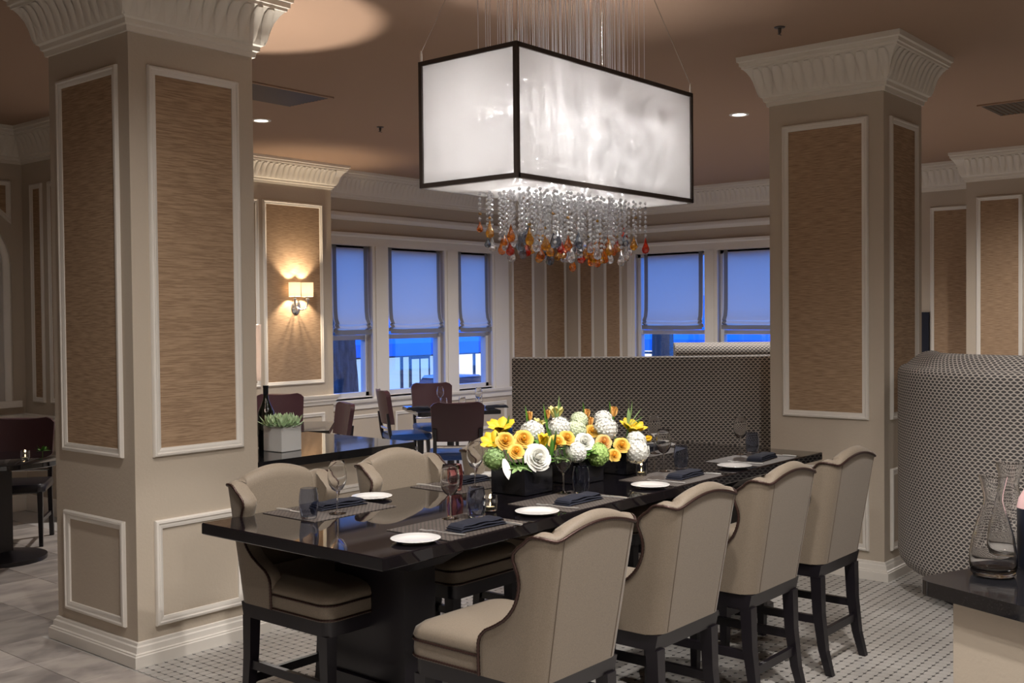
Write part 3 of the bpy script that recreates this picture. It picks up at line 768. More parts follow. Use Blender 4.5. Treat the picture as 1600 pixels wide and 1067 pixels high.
    obj('seat_cushion', MB().rings([outline(.004, .600), outline(-.004, .618), outline(.002, .640), outline(.022, .657), outline(.06, .668), outline(.11, .674), outline(.17, .677)]), M_LEATHER, t, 60)
    for zz in (.546, .604):
        pts = [Vector(p) for p in outline(-.003, zz, y0=-.06)]; pts = pts[1:] + pts[:1]
        beads('seat_trim', pts, .0056)
    obj('seat_frame', MB().rings([outline(.012, .475, y0=-.272, rc=.045), outline(.012, .537, y0=-.286, rc=.045)]), M_ESPRESSO, t, 40)
    for sx in (-1, 1):
        obj('leg', MB().taper((sx*.208, .248, .478), .027, (sx*.208, .252, 0), .017), M_ESPRESSO, t, 0)
        obj('leg', MB().rings([[(sx*.205+dx*h, y+dy*h, z) for dx, dy in ((-1,-1),(1,-1),(1,1),(-1,1))] for y, z, h in ((-.255,.478,.027),(-.262,.30,.024),(-.285,.12,.020),(-.318,0,.017))]), M_ESPRESSO, t, 0)
        obj('stretcher', MB().box(sx*.207-.011, sx*.207+.011, -.262, .245, .245, .283), M_ESPRESSO, t, 0)
    obj('stretcher', MB().box(-.20, .20, -.283, -.262, .175, .213), M_ESPRESSO, t, 0)
    obj('stretcher', MB().box(-.20, .20, .238, .262, .19, .225), M_ESPRESSO, t, 0)
    return t
CX = [2.957, 3.697, 4.452, 5.168]
nl = ['taupe wingback counter chair seen from behind, with its whole seat and wing in view', 'taupe wingback counter chair seen from behind, second in the row of four backs', 'taupe wingback counter chair seen from behind, third in the row of four backs', 'taupe wingback counter chair seen from behind, last in the row, nearest the far column']
fl_ = ['taupe wingback counter chair facing the camera, in front of the big near column', 'taupe wingback counter chair facing the camera, in front of the half wall', 'taupe wingback counter chair mostly hidden behind the flowers, third along the column side', 'taupe wingback counter chair hidden behind the flowers, beside the booth end of the table']
ch0 = make_chair(nl[0]); ch0.location = (CX[0], 2.475, 0)
for i in range(1, 4): copy_thing(ch0, (CX[i], 2.475, 0), 0, nl[i])
for i in range(4): copy_thing(ch0, (CX[i]+.08, 3.60, 0), PI, fl_[i])

# ------------------------------------------------------------------ table settings
def side_of(k): return 'the chair-back side' if k == 0 else 'the column side'
ORD = ['first', 'second', 'third', 'fourth']
def wine_glass(label, group='wine glasses on the long table'):
    t = thing('wine_glass', label, 'glass', (0,0,0), 0, group)
    obj('foot', MB().lathe([(0,0),(.036,.001),(.037,.003),(.012,.007),(.004,.014),(0,.014)], 24), M_GLASS, t, 60)
    obj('stem', MB().lathe([(0,.0145),(.004,.0145),(.0032,.05),(.0034,.085),(.0055,.0955),(0,.0955)], 14), M_GLASS, t, 60)
    obj('bowl', MB().lathe([(.0,.096),(.010,.0985),(.024,.108),(.036,.128),(.0415,.152),(.041,.178),(.036,.206),(.031,.228),(.0302,.2285),(.035,.206),(.0398,.178),(.0402,.152),(.034,.130),(.02,.110),(.0,.100)], 28), M_GLASS, t, 60)
    return t
def tumbler(label, m, group='tumblers on the long table'):
    t = thing('tumbler', label, 'glass', (0,0,0), 0, group)
    obj('body', MB().lathe([(0,0),(.030,0),(.034,.006),(.040,.045),(.0415,.07),(.039,.10),(.034,.128),(.0328,.128),(.0375,.10),(.0398,.07),(.038,.045),(.031,.012),(0,.010)], 28), m, t, 60)
    return t
def plate(label):
    t = thing('side_plate', label, 'plate', (0,0,0), 0, 'white side plates on the long table')
    obj('dish', MB().lathe([(0,.004),(.055,.004),(.062,.002),(.094,.012),(.0955,.0145),(.093,.0155),(.062,.0075),(0,.007)], 36), M_CHINA, t, 50)
    return t
def fork_mb():
    mb = MB()
    h = [(-.10,.004),(-.06,.0035),(-.01,.0025),(.03,.002),(.05,.004)]
    mb.rings([[(y, -wd, .004+zz), (y, wd, .004+zz), (y, wd, .006+zz), (y, -wd, .006+zz)] for y, wd, zz in ((-.105,.0055,0),(-.07,.005,0),(-.01,.0025,.002),(.03,.003,.006),(.045,.010,.006))])
    for k in range(4):
        x = -.0085+.0057*k
        mb.rings([[(y, x-.0016, .004+zz), (y, x+.0016, .004+zz), (y, x+.0016, .0055+zz), (y, x-.0016, .0055+zz)] for y, zz in ((.044,.006),(.065,.004),(.09,.007))])
    return mb
def knife_mb():
    return MB().rings([[(y, -w0, 0), (y, w1, 0), (y, w1, h), (y, -w0, h)] for y, w0, w1, h in ((-.105,.007,.007,.006),(-.06,.006,.006,.007),(-.02,.005,.005,.006),(-.015,.008,.006,.003),(.05,.010,.006,.002),(.09,.006,.006,.0015),(.105,.001,.005,.001))])
def napkin(label):
    t = thing('napkin', label, 'napkin', (0,0,0), 0, 'folded navy napkins on the long table')
    rn = random.Random(len(label)*7 + 3)
    for k in range(3):
        rows = []; L_ = .128 - .004*k; sk = rn.uniform(-.006, .006); z0_ = .0105*k
        for i in range(17):
            u_ = -1 + 2*i/16; x = L_*u_; e_ = min(1, (1-abs(u_))*7); th = .0098*(.45+.55*e_**.5)
            z = z0_ + .0022*math.sin(i*.7+k*1.3)*(k > 0) - (.004*k*(1-e_)); w0 = .048 - .003*k
            rows.append([(x, y + sk*u_, z + h_*th) for y, h_ in ((-w0, .5), (-w0+.004, .9), (-w0*.5, 1.08), (0, 1.0), (w0*.5, 1.06), (w0-.004, .9), (w0, .5), (w0-.004, .08), (0, 0), (-w0+.004, .08))])
        obj('fold', MB().rings(rows), M_NAPKIN, t, 50)
    return t
def placemat(label, wx, wy):
    t = thing('placemat', label, 'placemat', (0,0,0), 0, 'woven placemats on the long table')
    obj('weave', MB().box(-wx/2, wx/2, -wy/2, wy/2, 0, .0022), M_MAT, t, 0)
    return t
MATZ = TZ + .0005
_wg = wine_glass('x'); _tb = tumbler('x', M_SMOKE); _pl = plate('x'); _nk = napkin('x'); _pm = placemat('x', .47, .345)
_fk = mesh('fork', fork_mb(), M_SILVER, 40); _kn = mesh('knife', knife_mb(), M_SILVER, 40)
protos = [_wg, _tb, _pl, _nk, _pm]
def setl(what, i, side): return '%s at the %s place along %s of the long table' % (what, ORD[i], side_of(side))
used = set()
def put(proto, loc, rz, label):
    if proto.name not in used:
        used.add(proto.name); proto.location = loc; proto.rotation_euler = (0,0,rz); proto['label'] = label; return proto
    return copy_thing(proto, loc, rz, label)
NEAR = [dict(mat=(3.185,2.955), plate=(2.871,2.885), nap=(3.205,2.875), wine=(3.276,3.085), tum=(3.365,3.02), fork=(3.018,2.895), knife=(3.335,2.86)),
        dict(mat=(3.935,2.955), plate=(3.595,2.875), nap=(3.935,2.905), wine=(4.079,3.10), tum=(4.125,3.03), fork=(3.745,2.89), knife=(4.12,2.88)),
        dict(mat=(4.82,2.955), plate=(4.497,2.880), nap=(4.880,2.91), wine=(4.983,3.105), tum=(5.13,3.085), fork=(4.645,2.89), knife=(5.04,2.90)),
        dict(mat=(5.70,2.955), plate=(5.357,2.880), nap=(5.745,2.91), wine=(5.86,3.11), tum=(5.965,3.085), fork=(5.505,2.90), knife=(5.95,2.90))]
FAR = [dict(mat=(3.12,3.665), plate=(3.436,3.74), nap=(3.19,3.69), wine=(3.067,3.556), tum=(2.925,3.575), fork=(3.39,3.72), knife=(2.985,3.75)),
       dict(mat=(4.02,3.665), plate=(4.285,3.76), nap=(4.06,3.70), wine=(3.957,3.556), tum=(3.835,3.58), fork=(4.24,3.72), knife=(3.86,3.75)),
       dict(mat=(4.86,3.665), plate=(5.15,3.74), nap=(4.90,3.69), wine=(4.82,3.556), tum=(4.68,3.58), fork=(5.10,3.72), knife=(4.73,3.75)),
       dict(mat=(5.68,3.665), plate=(5.97,3.74), nap=(5.78,3.68), wine=(5.60,3.556), tum=(5.46,3.58), fork=(5.93,3.72), knife=(5.53,3.75))]
for side, S in ((0, NEAR), (1, FAR)):
    rz = 0 if side == 0 else PI
    for i, d in enumerate(S):
        put(_pm, (*d['mat'], MATZ), rz, setl('brown woven placemat', i, side))
        put(_pl, (*d['plate'], TZ+.0003), 0, setl('white side plate', i, side))
        put(_nk, (*d['nap'], TZ+.003), rz + R(-4+3*i), setl('folded navy napkin', i, side))
        put(_wg, (*d['wine'], TZ+.003), 0, setl('empty stemmed wine glass', i, side))
        if not (side == 1 and i == 1): put(_tb, (*d['tum'], TZ+.003), 0, setl('smoked glass tumbler', i, side))
        else:
            q_ = tumbler(setl('rose tinted glass tumbler', i, side), M_PINKGLASS); q_.location = (*d['tum'], TZ+.003)
        o = obj('fork', _fk, None, loc=(*d['fork'], TZ+.004), rz=R(107 if side == 0 else -72))
        tag(o, setl('silver dinner fork', i, side), 'fork', 'silver forks on the long table')
        o = obj('knife', _kn, None, loc=(*d['knife'], TZ+.004), rz=R(95 if side == 0 else -85))
        tag(o, setl('silver table knife', i, side), 'knife', 'silver knives on the long table')
# candle votives
def votive(label, loc, clear=True):
    t = thing('votive_candle', label, 'candle', loc, 0, 'glass votive candles')
    obj('cup', MB().lathe([(0,0),(.026,0),(.030,.004),(.033,.035),(.031,.068),(.0298,.068),(.0315,.035),(.028,.008),(0,.007)], 22), M_GLASS, t, 60)
    obj('wax', MB().lathe([(0,.008),(.020,.008),(.020,.020),(0,.020)], 20), mat('wax', (.9,.86,.75), .5), t, 40)
    obj('flame', MB().lathe([(0,.021),(.0025,.026),(.003,.030),(.001,.037),(0,.039)], 10), M_FLAME, t, 60)
    point('candle_light', (loc[0], loc[1], loc[2]+.06), .25, (1,.72,.4), .006)
    return t
votive('lit glass votive candle beside the tumbler nearest the table corner', (3.53, 3.085, TZ))
votive('lit glass votive candle under the white hydrangea at the booth end of the flowers', (4.80, 3.13, TZ))

# ------------------------------------------------------------------ centrepiece
VX = [4.01, 4.44, 4.86]
vl = ['square black vase under the yellow roses at the near end of the flowers', 'square black vase in the middle of the flower row', 'square black vase under the white hydrangea at the booth end of the flowers']
for i, x in enumerate(VX):
    t = thing('square_vase', vl[i], 'vase', (x, 3.30, TZ), 0, 'black vases of the centrepiece')
    h = .105; q_ = lambda hh, z: [(-hh,-hh,z),(hh,-hh,z),(hh,hh,z),(-hh,hh,z)]
    obj('body', MB().rings([q_(h-.004,0), q_(h,.004), q_(h,.125), q_(h-.006,.125), q_(h-.006,.02)]), M_BLACKBOX, t, 0)
    obj('soil_foam', MB().box(-h+.008,h-.008,-h+.008,h-.008,.018,.115), M_GREEN, t, 0)
def rot_to(d):
    return Vector(d).to_track_quat('Z', 'Y')
def petal_grid(L, W, cup, curl, nu=5, nv=6, point=.6, blunt=False):
    rows = []
    for j in range(nv+1):
        v = j/nv; wd = W*(math.sin(PI*(.12+.50*v))**.8)*(1-.18*max(0, v-.8)/.2) if blunt else W*(math.sin(PI*min(1, v*.80+.10))**point)*(1 if v < .97 else .25)
        rows.append([(wd*uu, -cup*(1-uu*uu)*wd*1.0 + curl*v*v, L*v*((1-.24*uu*uu) if blunt else 1)) for uu in [(-1+2*i/nu) for i in range(nu+1)]])
    return MB().grid(rows)
def place_petals(mb0, n, tilt, rad, z0, phase=0, scale=1.0, jit=.0):
    out = MB()
    for k in range(n):
        a_ = 2*PI*k/n + phase
        m = Matrix.Rotation(a_, 4, 'Z') @ Matrix.Translation((0, rad, z0)) @ Matrix.Rotation(-tilt*(1+random.uniform(-jit, jit)), 4, 'X') @ Matrix.Scale(scale*(1+random.uniform(-jit, jit)), 4)
        out.add([tuple(m @ Vector(p)) for p in mb0.v], mb0.f)
    return out
VASEC = lambda p: Vector((min(VX, key=lambda x: abs(x-p[0])) + max(-.07, min(.07, (p[0]-min(VX, key=lambda x: abs(x-p[0])))*.5)), 3.30 + max(-.07, min(.07, (p[1]-3.3)*.5)), TZ+.11))
def flower(kind, label, p, r_, d=None, group=None):
    p = Vector(p); base = VASEC(p)
    d = Vector(d) if d else (p - base); d = d.normalized()
    t = thing(kind, label, 'flower', p, 0, group)
    q = rot_to(d); rm = q.to_matrix().to_4x4()
    # stem (local coords) from the head back into the vase
    e = base - p; mid = e*.5 - d*0 + Vector((0,0,-.01))
    c1 = -d*min(.05, e.length*.4)
    pts = [Vector((0,0,0)).lerp(c1, 0), c1, e*.6 + c1*.3, e]
    obj('stem', MB().tube(pts, .003, 6), M_GREEN, t, 60)
    return t, rm
def rose(label, p, r_, m, d=None, kind='rose'):
    r_ *= 1.16
    t, rm = flower(kind, label, p, r_, d, 'roses in the centrepiece')
    mb = MB()
    for ring in range(6):
        n = (3, 3, 4, 4, 5, 6)[ring]; Rk = r_*(.13+.150*ring); top = r_*(.58-.115*ring); dl = 1.30*PI/n
        for q_ in range(n):
            a0 = 2*PI*q_/n + ring*.75 + random.uniform(-.15, .15); rows = []; hs = random.uniform(.92, 1.06)
            for jv in range(6):
                v = jv/5; row = []
                for iu in range(7):
                    uu = -1+iu/3; rad = Rk*(.22+.78*v**.55) + r_*(.020+.045*ring)*v**3*(1+.35*uu) ; a_ = a0 + dl*uu
                    z = -r_*.60 + (top+r_*.60)*v*hs*(1-.20*uu*uu*v) - r_*.05*ring*v**4
                    row.append((rad*math.cos(a_), rad*math.sin(a_), z))
                rows.append(row)
            mb.grid(rows)
    mb.lathe([(.001,-r_*.6),(r_*.20,-r_*.45),(r_*.24,0),(r_*.16,r_*.42),(r_*.05,r_*.54),(.0,r_*.55)], 9)
    mb.xform(rm); obj('petals', mb, m, t, 60)
    obj('sepal', place_petals(petal_grid(r_*.7, r_*.2, .3, 0, 2, 4), 5, R(70), r_*.1, -r_*.6).xform(rm), M_GREEN, t, 60)
    return t
def tulip(label, p, r_, m, d=None, openness=.2, kind='tulip', n=6, L=2.0):
    t, rm = flower(kind, label, p, r_, d, 'tulips and lilies in the centrepiece')
    g = petal_grid(r_*L, r_*.62, .55, r_*openness*.5, 4, 7, .75)
    me = None
    for k in range(n):
        mm = rm @ Matrix.Rotation(2*PI*k/n, 4, 'Z') @ Matrix.Translation((0, r_*(.10+.06*(k % 2)), -r_*.5)) @ Matrix.Rotation(-R(8+openness*60+6*(k % 2)), 4, 'X')
        o = obj('petal', MB().add([tuple(mm @ Vector(v)) for v in g.v], g.f), m, t, 60)
    obj('leaf', MB().grid([[(x*.010*math.sin(PI*(.12+.85*v)), 0, -.10+.17*v) for x in (-1, 0, 1)] for v in [i/8 for i in range(9)]]).xform(rm @ Matrix.Translation((r_*.6, 0, 0)) @ Matrix.Rotation(R(14), 4, 'Y')), M_GREEN, t, 60)
    return t
def hydrangea(label, p, r_, m, d=None, kind='hydrangea', n=120, fl=.0105, squash=.95):
    t, rm = flower(kind, label, p, r_, d, 'hydrangeas in the centrepiece')
    mb = MB()
    for k in range(n):
        z = 1 - 1.75*(k+.5)/n; a_ = k*2.399963; s = math.sqrt(max(0, 1-z*z)); n_ = Vector((s*math.cos(a_), s*math.sin(a_), z))
        q = rot_to(n_).to_matrix().to_4x4(); rr = r_*random.uniform(.90, 1.04)
        for j in range(4):
            m2 = Matrix.Translation((n_.x*rr, n_.y*rr, n_.z*rr*squash)) @ q @ Matrix.Rotation(j*PI/2 + k, 4, 'Z') @ Matrix.Rotation(R(random.uniform(8, 30)), 4, 'X')
            pet = [(0,0,0),(-fl*.55,fl*.45,.001),(-fl*.3,fl*1.0,-.001),(fl*.3,fl*1.0,-.001),(fl*.55,fl*.45,.001)]
            b = len(mb.v); mb.v += [tuple(m2 @ Vector(v)) for v in pet]; mb.f.append((b,b+1,b+2,b+3,b+4))
    mb.xform(rm)
    obj('florets', mb, m, t, 0, kind='stuff')
    obj('core', MB().lathe([(0,-r_*.72),(r_*.5,-r_*.6),(r_*.92,0),(r_*.66,r_*.64*squash),(0,r_*.93*squash)], 14).xform(rm), m, t, 60)
    return t
def leaf_blade(L, W, bend):
    rows = []
    for j in range(9):
        v = j/8; wd = W*math.sin(PI*(.06+.94*v))**.8 if v < 1 else 0.0005
        rows.append([(-wd, bend*v*v+.15*wd, L*v), (0, bend*v*v-.15*wd, L*v), (wd, bend*v*v+.15*wd, L*v)])
    return MB().grid(rows)
def foliage(label, p, spec, m, kind='foliage_sprig'):
    p = Vector(p); base = VASEC(p) if kind == 'foliage_sprig' else p - Vector((0,0,.04)); t = thing(kind, label, 'foliage', p, 0, 'green sprigs in the centrepiece' if kind == 'foliage_sprig' else None)
    obj('stem', MB().tube([Vector((0,0,0)), (base-p)*.5+Vector((0,0,.01)), base-p], .003, 6), M_GREEN, t, 60)
    for L, W, dx, dy, dz, b in spec:
        mm = rot_to((dx,dy,dz)).to_matrix().to_4x4()
        obj('leaf', leaf_blade(L, W, b).xform(mm), m, t, 60)
    return t
Fd = (-.55, -.65, .55)     # general facing of blooms that lean out of the front
FY = [('lily', 'open yellow lily highest at the near end of the flowers', 3.977, 3.40, 1.215, .045, (-.25,-.15,1)),
 ('lily', 'open yellow tulip low at the near tip of the flowers', 3.80, 3.30, 1.170, .036, (-.6,-.2,.8)),
 ('rose', 'gold rose leaning out nearest the near tip of the flowers', 3.797, 3.22, 1.187, .036, Fd),
 ('rose', 'gold rose directly below the highest near lily', 3.955, 3.24, 1.179, .038, Fd),
 ('rose', 'small gold rose above the pale leaf sprig', 3.791, 3.15, 1.143, .030, Fd),
 ('peony', 'large cream white peony hanging over the near black vase', 3.956, 3.15, 1.098, .052, (-.4,-.8,.35)),
 ('hyd', 'white hydrangea between the near lily and the peach buds', 4.158, 3.35, 1.183, .055, None),
 ('bud', 'peach tulip bud standing above the near white hydrangea', 4.195, 3.40, 1.245, .019, (0,0,1)),
 ('bud', 'peach tulip bud beside the tall pale lily', 4.29, 3.36, 1.25, .018, (0,0,1)),
 ('palelily', 'tall pale yellow lily at the top of the flowers', 4.411, 3.40, 1.245, .036, (0,-.1,1)),
 ('palelily', 'pale yellow tulip between the two near peach buds', 4.262, 3.40, 1.20, .03, (.1,-.3,1)),
 ('tulip', 'upright yellow tulip in front of the white hydrangeas', 4.049, 3.20, 1.15, .032, (-.1,-.2,1)),
 ('hyd', 'white hydrangea below the tall pale lily', 4.377, 3.35, 1.185, .055, None),
 ('rose', 'gold rose above the stemmed wine glass at the second place', 4.165, 3.20, 1.145, .034, Fd),
 ('rose', 'gold rose beside the pale green hydrangea', 4.243, 3.20, 1.16, .032, Fd),
 ('hyds', 'white hydrangea low behind the tumbler at the second place', 4.281, 3.17, 1.085, .045, (-.3,-.8,.3)),
 ('hydg', 'pale green hydrangea in the middle of the flowers', 4.453, 3.30, 1.172, .052, None),
 ('hydg', 'pale green hydrangea topmost in the middle of the flowers', 4.56, 3.36, 1.21, .045, None),
 ('wrose', 'white rose in the middle of the flowers', 4.393, 3.20, 1.13, .038, Fd),
 ('ghyd', 'bright green hydrangea hanging over the middle black vase', 4.46, 3.17, 1.055, .058, (-.3,-.8,.2)),
 ('bud', 'peach tulip bud highest in the middle of the flowers', 4.687, 3.40, 1.225, .018, (.1,0,1)),
 ('bud', 'peach tulip bud beside the pale green hydrangeas', 4.618, 3.33, 1.19, .018, (.1,-.2,1)),
 ('rose', 'gold rose behind the white hydrangea of the booth end', 4.599, 3.30, 1.158, .03, Fd),
 ('hyd', 'large white hydrangea near the booth end of the flowers', 4.645, 3.25, 1.162, .058, None),
 ('hyd', 'white hydrangea at the back of the booth end', 4.807, 3.38, 1.195, .045, None),
 ('bud', 'pale yellow bud topmost at the booth end of the flowers', 4.882, 3.36, 1.22, .022, (.1,0,1)),
 ('prose', 'peach rose above the bright green hydrangea', 4.532, 3.18, 1.115, .033, Fd),
 ('rose', 'gold rose beside the tall white hydrangea of the booth end', 4.651, 3.15, 1.089, .034, Fd),
 ('rose', 'gold rose lowest, under the peach rose', 4.551, 3.13, 1.048, .028, Fd),
 ('lily', 'large open yellow lily with green blades at the booth end', 4.899, 3.25, 1.145, .046, (-.05,-.35,1)),
 ('hyd', 'tall white hydrangea lowest at the booth end, above the votive', 4.76, 3.13, 1.045, .062, (.3,-.8,.1)),
 ('hyd', 'white hydrangea below the large yellow lily', 4.859, 3.20, 1.085, .048, None),
 ('tulip', 'yellow tulip lying sideways out of the booth end', 4.955, 3.20, 1.085, .022, (1,-.35,.1))]
for kind, lab, x, y, z, r_, d in FY:
    p = (x, y, z)
    if kind == 'rose': rose(lab, p, r_, M_ROSE, d)
    elif kind == 'prose': rose(lab, p, r_, M_PEACH, d)
    elif kind == 'wrose': rose(lab, p, r_, M_WHITEF, d)
    elif kind == 'peony': rose(lab, p, r_, M_WHITEF, d, 'peony')
    elif kind == 'lily': tulip(lab, p, r_, M_YELLOW, d, .55, 'lily', 8, 1.9)
    elif kind == 'palelily': tulip(lab, p, r_, M_PALE, d, .25, 'lily', 6, 2.0)
    elif kind == 'tulip': tulip(lab, p, r_, M_YELLOW, d, .10, 'tulip')
    elif kind == 'bud': tulip(lab, p, r_*1.3, M_PEACH, d, .0, 'tulip')
    elif kind in ('hyd', 'hyds'): hydrangea(lab, p, r_*1.08, M_WHITEF, d)
    elif kind == 'hydg': hydrangea(lab, p, r_, mat('petal_pale_green', (.72,.80,.55), .55), d)
    elif kind == 'ghyd': hydrangea(lab, p, r_, M_GREENF, d)
def sprig(n, L, W, up=.3, spread=1.0, seed=1):
    rnd = random.Random(seed); o = []
    for k in range(n):
        a_ = 2*PI*k/n + rnd.uniform(-.3, .3); o.append((L*rnd.uniform(.7, 1.1), W*rnd.uniform(.8, 1.1), math.cos(a_)*spread, math.sin(a_)*spread, up*rnd.uniform(.2, 1.6), L*rnd.uniform(-.2, .25)))
    return o
hydrangea('pale green viburnum cluster at the near tip of the flowers', (3.775, 3.27, 1.10), .055, M_GREEN2, (-.7,-.4,.3), 'viburnum', 90, .008)
foliage('bright green leaf sprig hanging over the near black vase', (3.785, 3.13, 1.07), sprig(12, .06, .014, -.3, 1, 3), M_GREEN2)
foliage('green leaf sprig behind the wine glass at the second place', (4.169, 3.18, 1.06), sprig(12, .06, .014, -.2, 1, 5), M_GREEN2)
foliage('dark leaf sprig over the near black vase rim', (4.02, 3.19, 1.08), sprig(10, .075, .022, .1, 1, 6), M_GREEN)
foliage('dark leaf sprig over the middle black vase rim', (4.36, 3.2, 1.07), sprig(12, .085, .024, .0, 1, 8), M_GREEN)
foliage('dark leaf sprig over the vase rim at the booth end', (4.80, 3.25, 1.07), sprig(12, .08, .022, .1, 1, 9), M_GREEN)
foliage('long green grass blades fanning out at the booth end', (4.86, 3.25, 1.16), [(.15,.006,.1,-.1,1,.02),(.14,.006,.35,-.1,1,.02),(.13,.004,.75,-.25,.8,.0),(.12,.005,1,-.3,.45,.0),(.10,.010,-.25,-.2,.8,.02)], M_GREEN2)
foliage('upright green blades beside the tall pale lily', (4.40, 3.38, 1.20), [(.15,.006,.12,0,1,.0),(.10,.008,-.3,0,1,.0),(.11,.008,.0,-.1,1,.0)], M_GREEN2)
foliage('upright green blades around the yellow tulip', (4.08, 3.17, 1.08), [(.15,.010,.15,-.1,1,.0),(.13,.010,.3,-.1,1,.01),(.10,.010,-.1,-.1,1,.0)], M_GREEN)
foliage('dark leaf sprig between the gold roses and the white hydrangeas', (4.06, 3.27, 1.13), sprig(11, .08, .02, .3, 1, 14), M_GREEN)
foliage('dark leaf sprig behind the white rose', (4.42, 3.25, 1.10), sprig(11, .08, .02, .3, 1, 15), M_GREEN)
k_ = foliage('pointed white calla leaf hanging at the near tip of the flowers', (3.735, 3.18, 1.11), [(.10,.024,-.05,-.35,-1,.0)], M_WHITEF)

# ------------------------------------------------------------------ chandelier
HX0, HX1, HY0, HY1, HZ0, HZ1 = 3.847, 5.41, 3.177, 3.788, 2.40, 3.025
hx, hy = (HX0+HX1)/2, (HY0+HY1)/2; A_, B_ = (HX1-HX0)/2, (HY1-HY0)/2
chd = thing('chandelier', 'large rectangular white organza chandelier with dark frame and amber crystal drops over the table', 'chandelier', (hx, hy, 0))
bw = .011
for sx in (-1, 1):
    for sy in (-1, 1):
        obj('frame_bar', MB().box(sx*A_-bw, sx*A_+bw, sy*B_-bw, sy*B_+bw, HZ0, HZ1), M_BRONZE, chd, 0)
for z in (HZ0+bw, HZ1-bw):
    for s in (-1, 1):
        obj('frame_bar', MB().box(-A_, A_, s*B_-bw, s*B_+bw, z-bw, z+bw), M_BRONZE, chd, 0)
        obj('frame_bar', MB().box(s*A_-bw, s*A_+bw, -B_+bw, B_-bw, z-bw, z+bw), M_BRONZE, chd, 0)
z0, z1 = HZ0+2*bw, HZ1-2*bw
for s in (-1, 1):
    obj('shade_panel', MB().box(-A_+bw, A_-bw, s*B_-.0015, s*B_+.0015, z0, z1), M_SHADE, chd, 0)
    obj('shade_panel', MB().box(s*A_-.0015, s*A_+.0015, -B_+bw, B_-bw, z0, z1), M_SHADE, chd, 0)
obj('diffuser', MB().box(-A_-bw*.6, A_+bw*.6, -B_-bw*.6, B_+bw*.6, HZ0-.004, HZ0-.0005), M_DIFF, chd, 0)
obj('ceiling_canopy', MB().box(-.66, .66, -.22, .22, 3.544, 3.549), M_CEIL, chd, 0)
for sx in (-1, 1):
    for sy in (-1, 1):
        cab = obj('suspension_cable', MB().tube([(sx*A_, sy*B_, HZ1+.05), (sx*.60, sy*.18, 3.545)], .0022, 6), M_CHROME, chd)
        obj('cable_grip', MB().lathe([(0,0),(.006,0),(.006,.03),(.003,.055),(0,.056)], 10, (sx*A_, sy*B_, HZ1)), M_SILVER, cab, 40)
# bead strands (variants share meshes), each on its own wire and ending in a faceted drop
def ico(mb, c, r_, el=1.0, n=6):
    mb.rings([[(c[0]+r_*.62*math.cos(2*PI*j/n), c[1]+r_*.62*math.sin(2*PI*j/n), c[2]-r_*el*.75) for j in range(n)],
              [(c[0]+r_*math.cos(2*PI*(j+.5)/n), c[1]+r_*math.sin(2*PI*(j+.5)/n), c[2]) for j in range(n)],
              [(c[0]+r_*.62*math.cos(2*PI*j/n), c[1]+r_*.62*math.sin(2*PI*j/n), c[2]+r_*el*.75) for j in range(n)]])
def strand_mesh(n_below, seed):
    rnd = random.Random(seed); mb = MB()
    for k in range(n_below): ico(mb, (0, 0, -.014-.0255*k), rnd.choice((.0088, .0100, .0100)), 1.05)
    mb.tube([(0,0,.0), (0,0,-.014-.0255*n_below)], .0009, 4)
    return mesh('bead_strand', mb, M_ICE, 0)
def inner_mesh(seed):
    rnd = random.Random(seed); mb = MB(); z = .05
    while z < .56:
        m2 = MB(); ico(m2, (0,0,0), rnd.uniform(.010, .022), rnd.uniform(.8, 1.6), 6)
        m2.xform(Matrix.Translation((rnd.uniform(-.012,.012), rnd.uniform(-.012,.012), z)) @ Matrix.Rotation(rnd.uniform(0,6), 4, 'X') @ Matrix.Rotation(rnd.uniform(0,6), 4, 'Y')); mb.add(m2.v, m2.f)
        z += rnd.uniform(.05, .11)
    return mesh('inner_crystals', mb, M_GLINT, 0)
IM = [inner_mesh(k) for k in range(9)]
SM = {n: strand_mesh(n, n) for n in range(5, 14)}
amb = MB(); ico(amb, (0,0,0), .0092); AMB = mesh('amber_bead', amb, M_DROPS[4], 0)
wire_m = mesh('suspension_wire', MB().tube([(0,0,0), (0,0,3.545-HZ0)], .0012, 5), mat('wire_silver', (.86,.86,.90), .35, .35), 60)
DM = []
for m in M_DROPS:
    for L, r_, n in ((.078, .023, 8), (.058, .018, 7), (.092, .022, 8)):
        mb = MB().lathe([(.0008,0),(.003,-.006),(r_*.45,-L*.35),(r_*.9,-L*.62),(r_,-L*.76),(r_*.72,-L*.92),(.001,-L)], n)
        DM.append(mesh('crystal_drop', mb, m, 0))
rnd = random.Random(21)
NXs, NYs = 20, 6
for i in range(NXs):
    for j in range(NYs):
        x = -.50 + 1.01*i/(NXs-1) + rnd.uniform(-.02, .02); y = -.165 + .33*j/(NYs-1) + rnd.uniform(-.015, .015)
        tL = .205 + .06*math.sin(PI*i/(NXs-1)) + .055*rnd.uniform(-1, 1) + .02*math.sin(j*2.1)
        n = max(5, min(13, int(tL/.0255)))
        st = obj('bead_strand', SM[n], None, chd, loc=(x, y, HZ0), kind='stuff')
        obj('inner_crystals', IM[rnd.randrange(9)], None, st, loc=(0, 0, 0), kind='stuff', rz=rnd.uniform(0, 6))
        o = obj('suspension_wire', wire_m, None, chd, loc=(x, y, HZ0))
        zz = -.014-.0255*n+.008
        c_ = rnd.choices((0, 1, 2, 3, 4), (30, 32, 12, 10, 16))[0]
        if rnd.random() < .18:
            continue
        o = obj('crystal_drop', DM[c_*3 + rnd.randrange(3)], None, st, loc=(0, 0, zz+.006)); o.rotation_euler = (0, 0, rnd.uniform(0, 3))
        if rnd.random() < .55: obj('amber_bead', AMB, None, st, loc=(0, 0, -.014-.0255*rnd.randrange(1, n)))
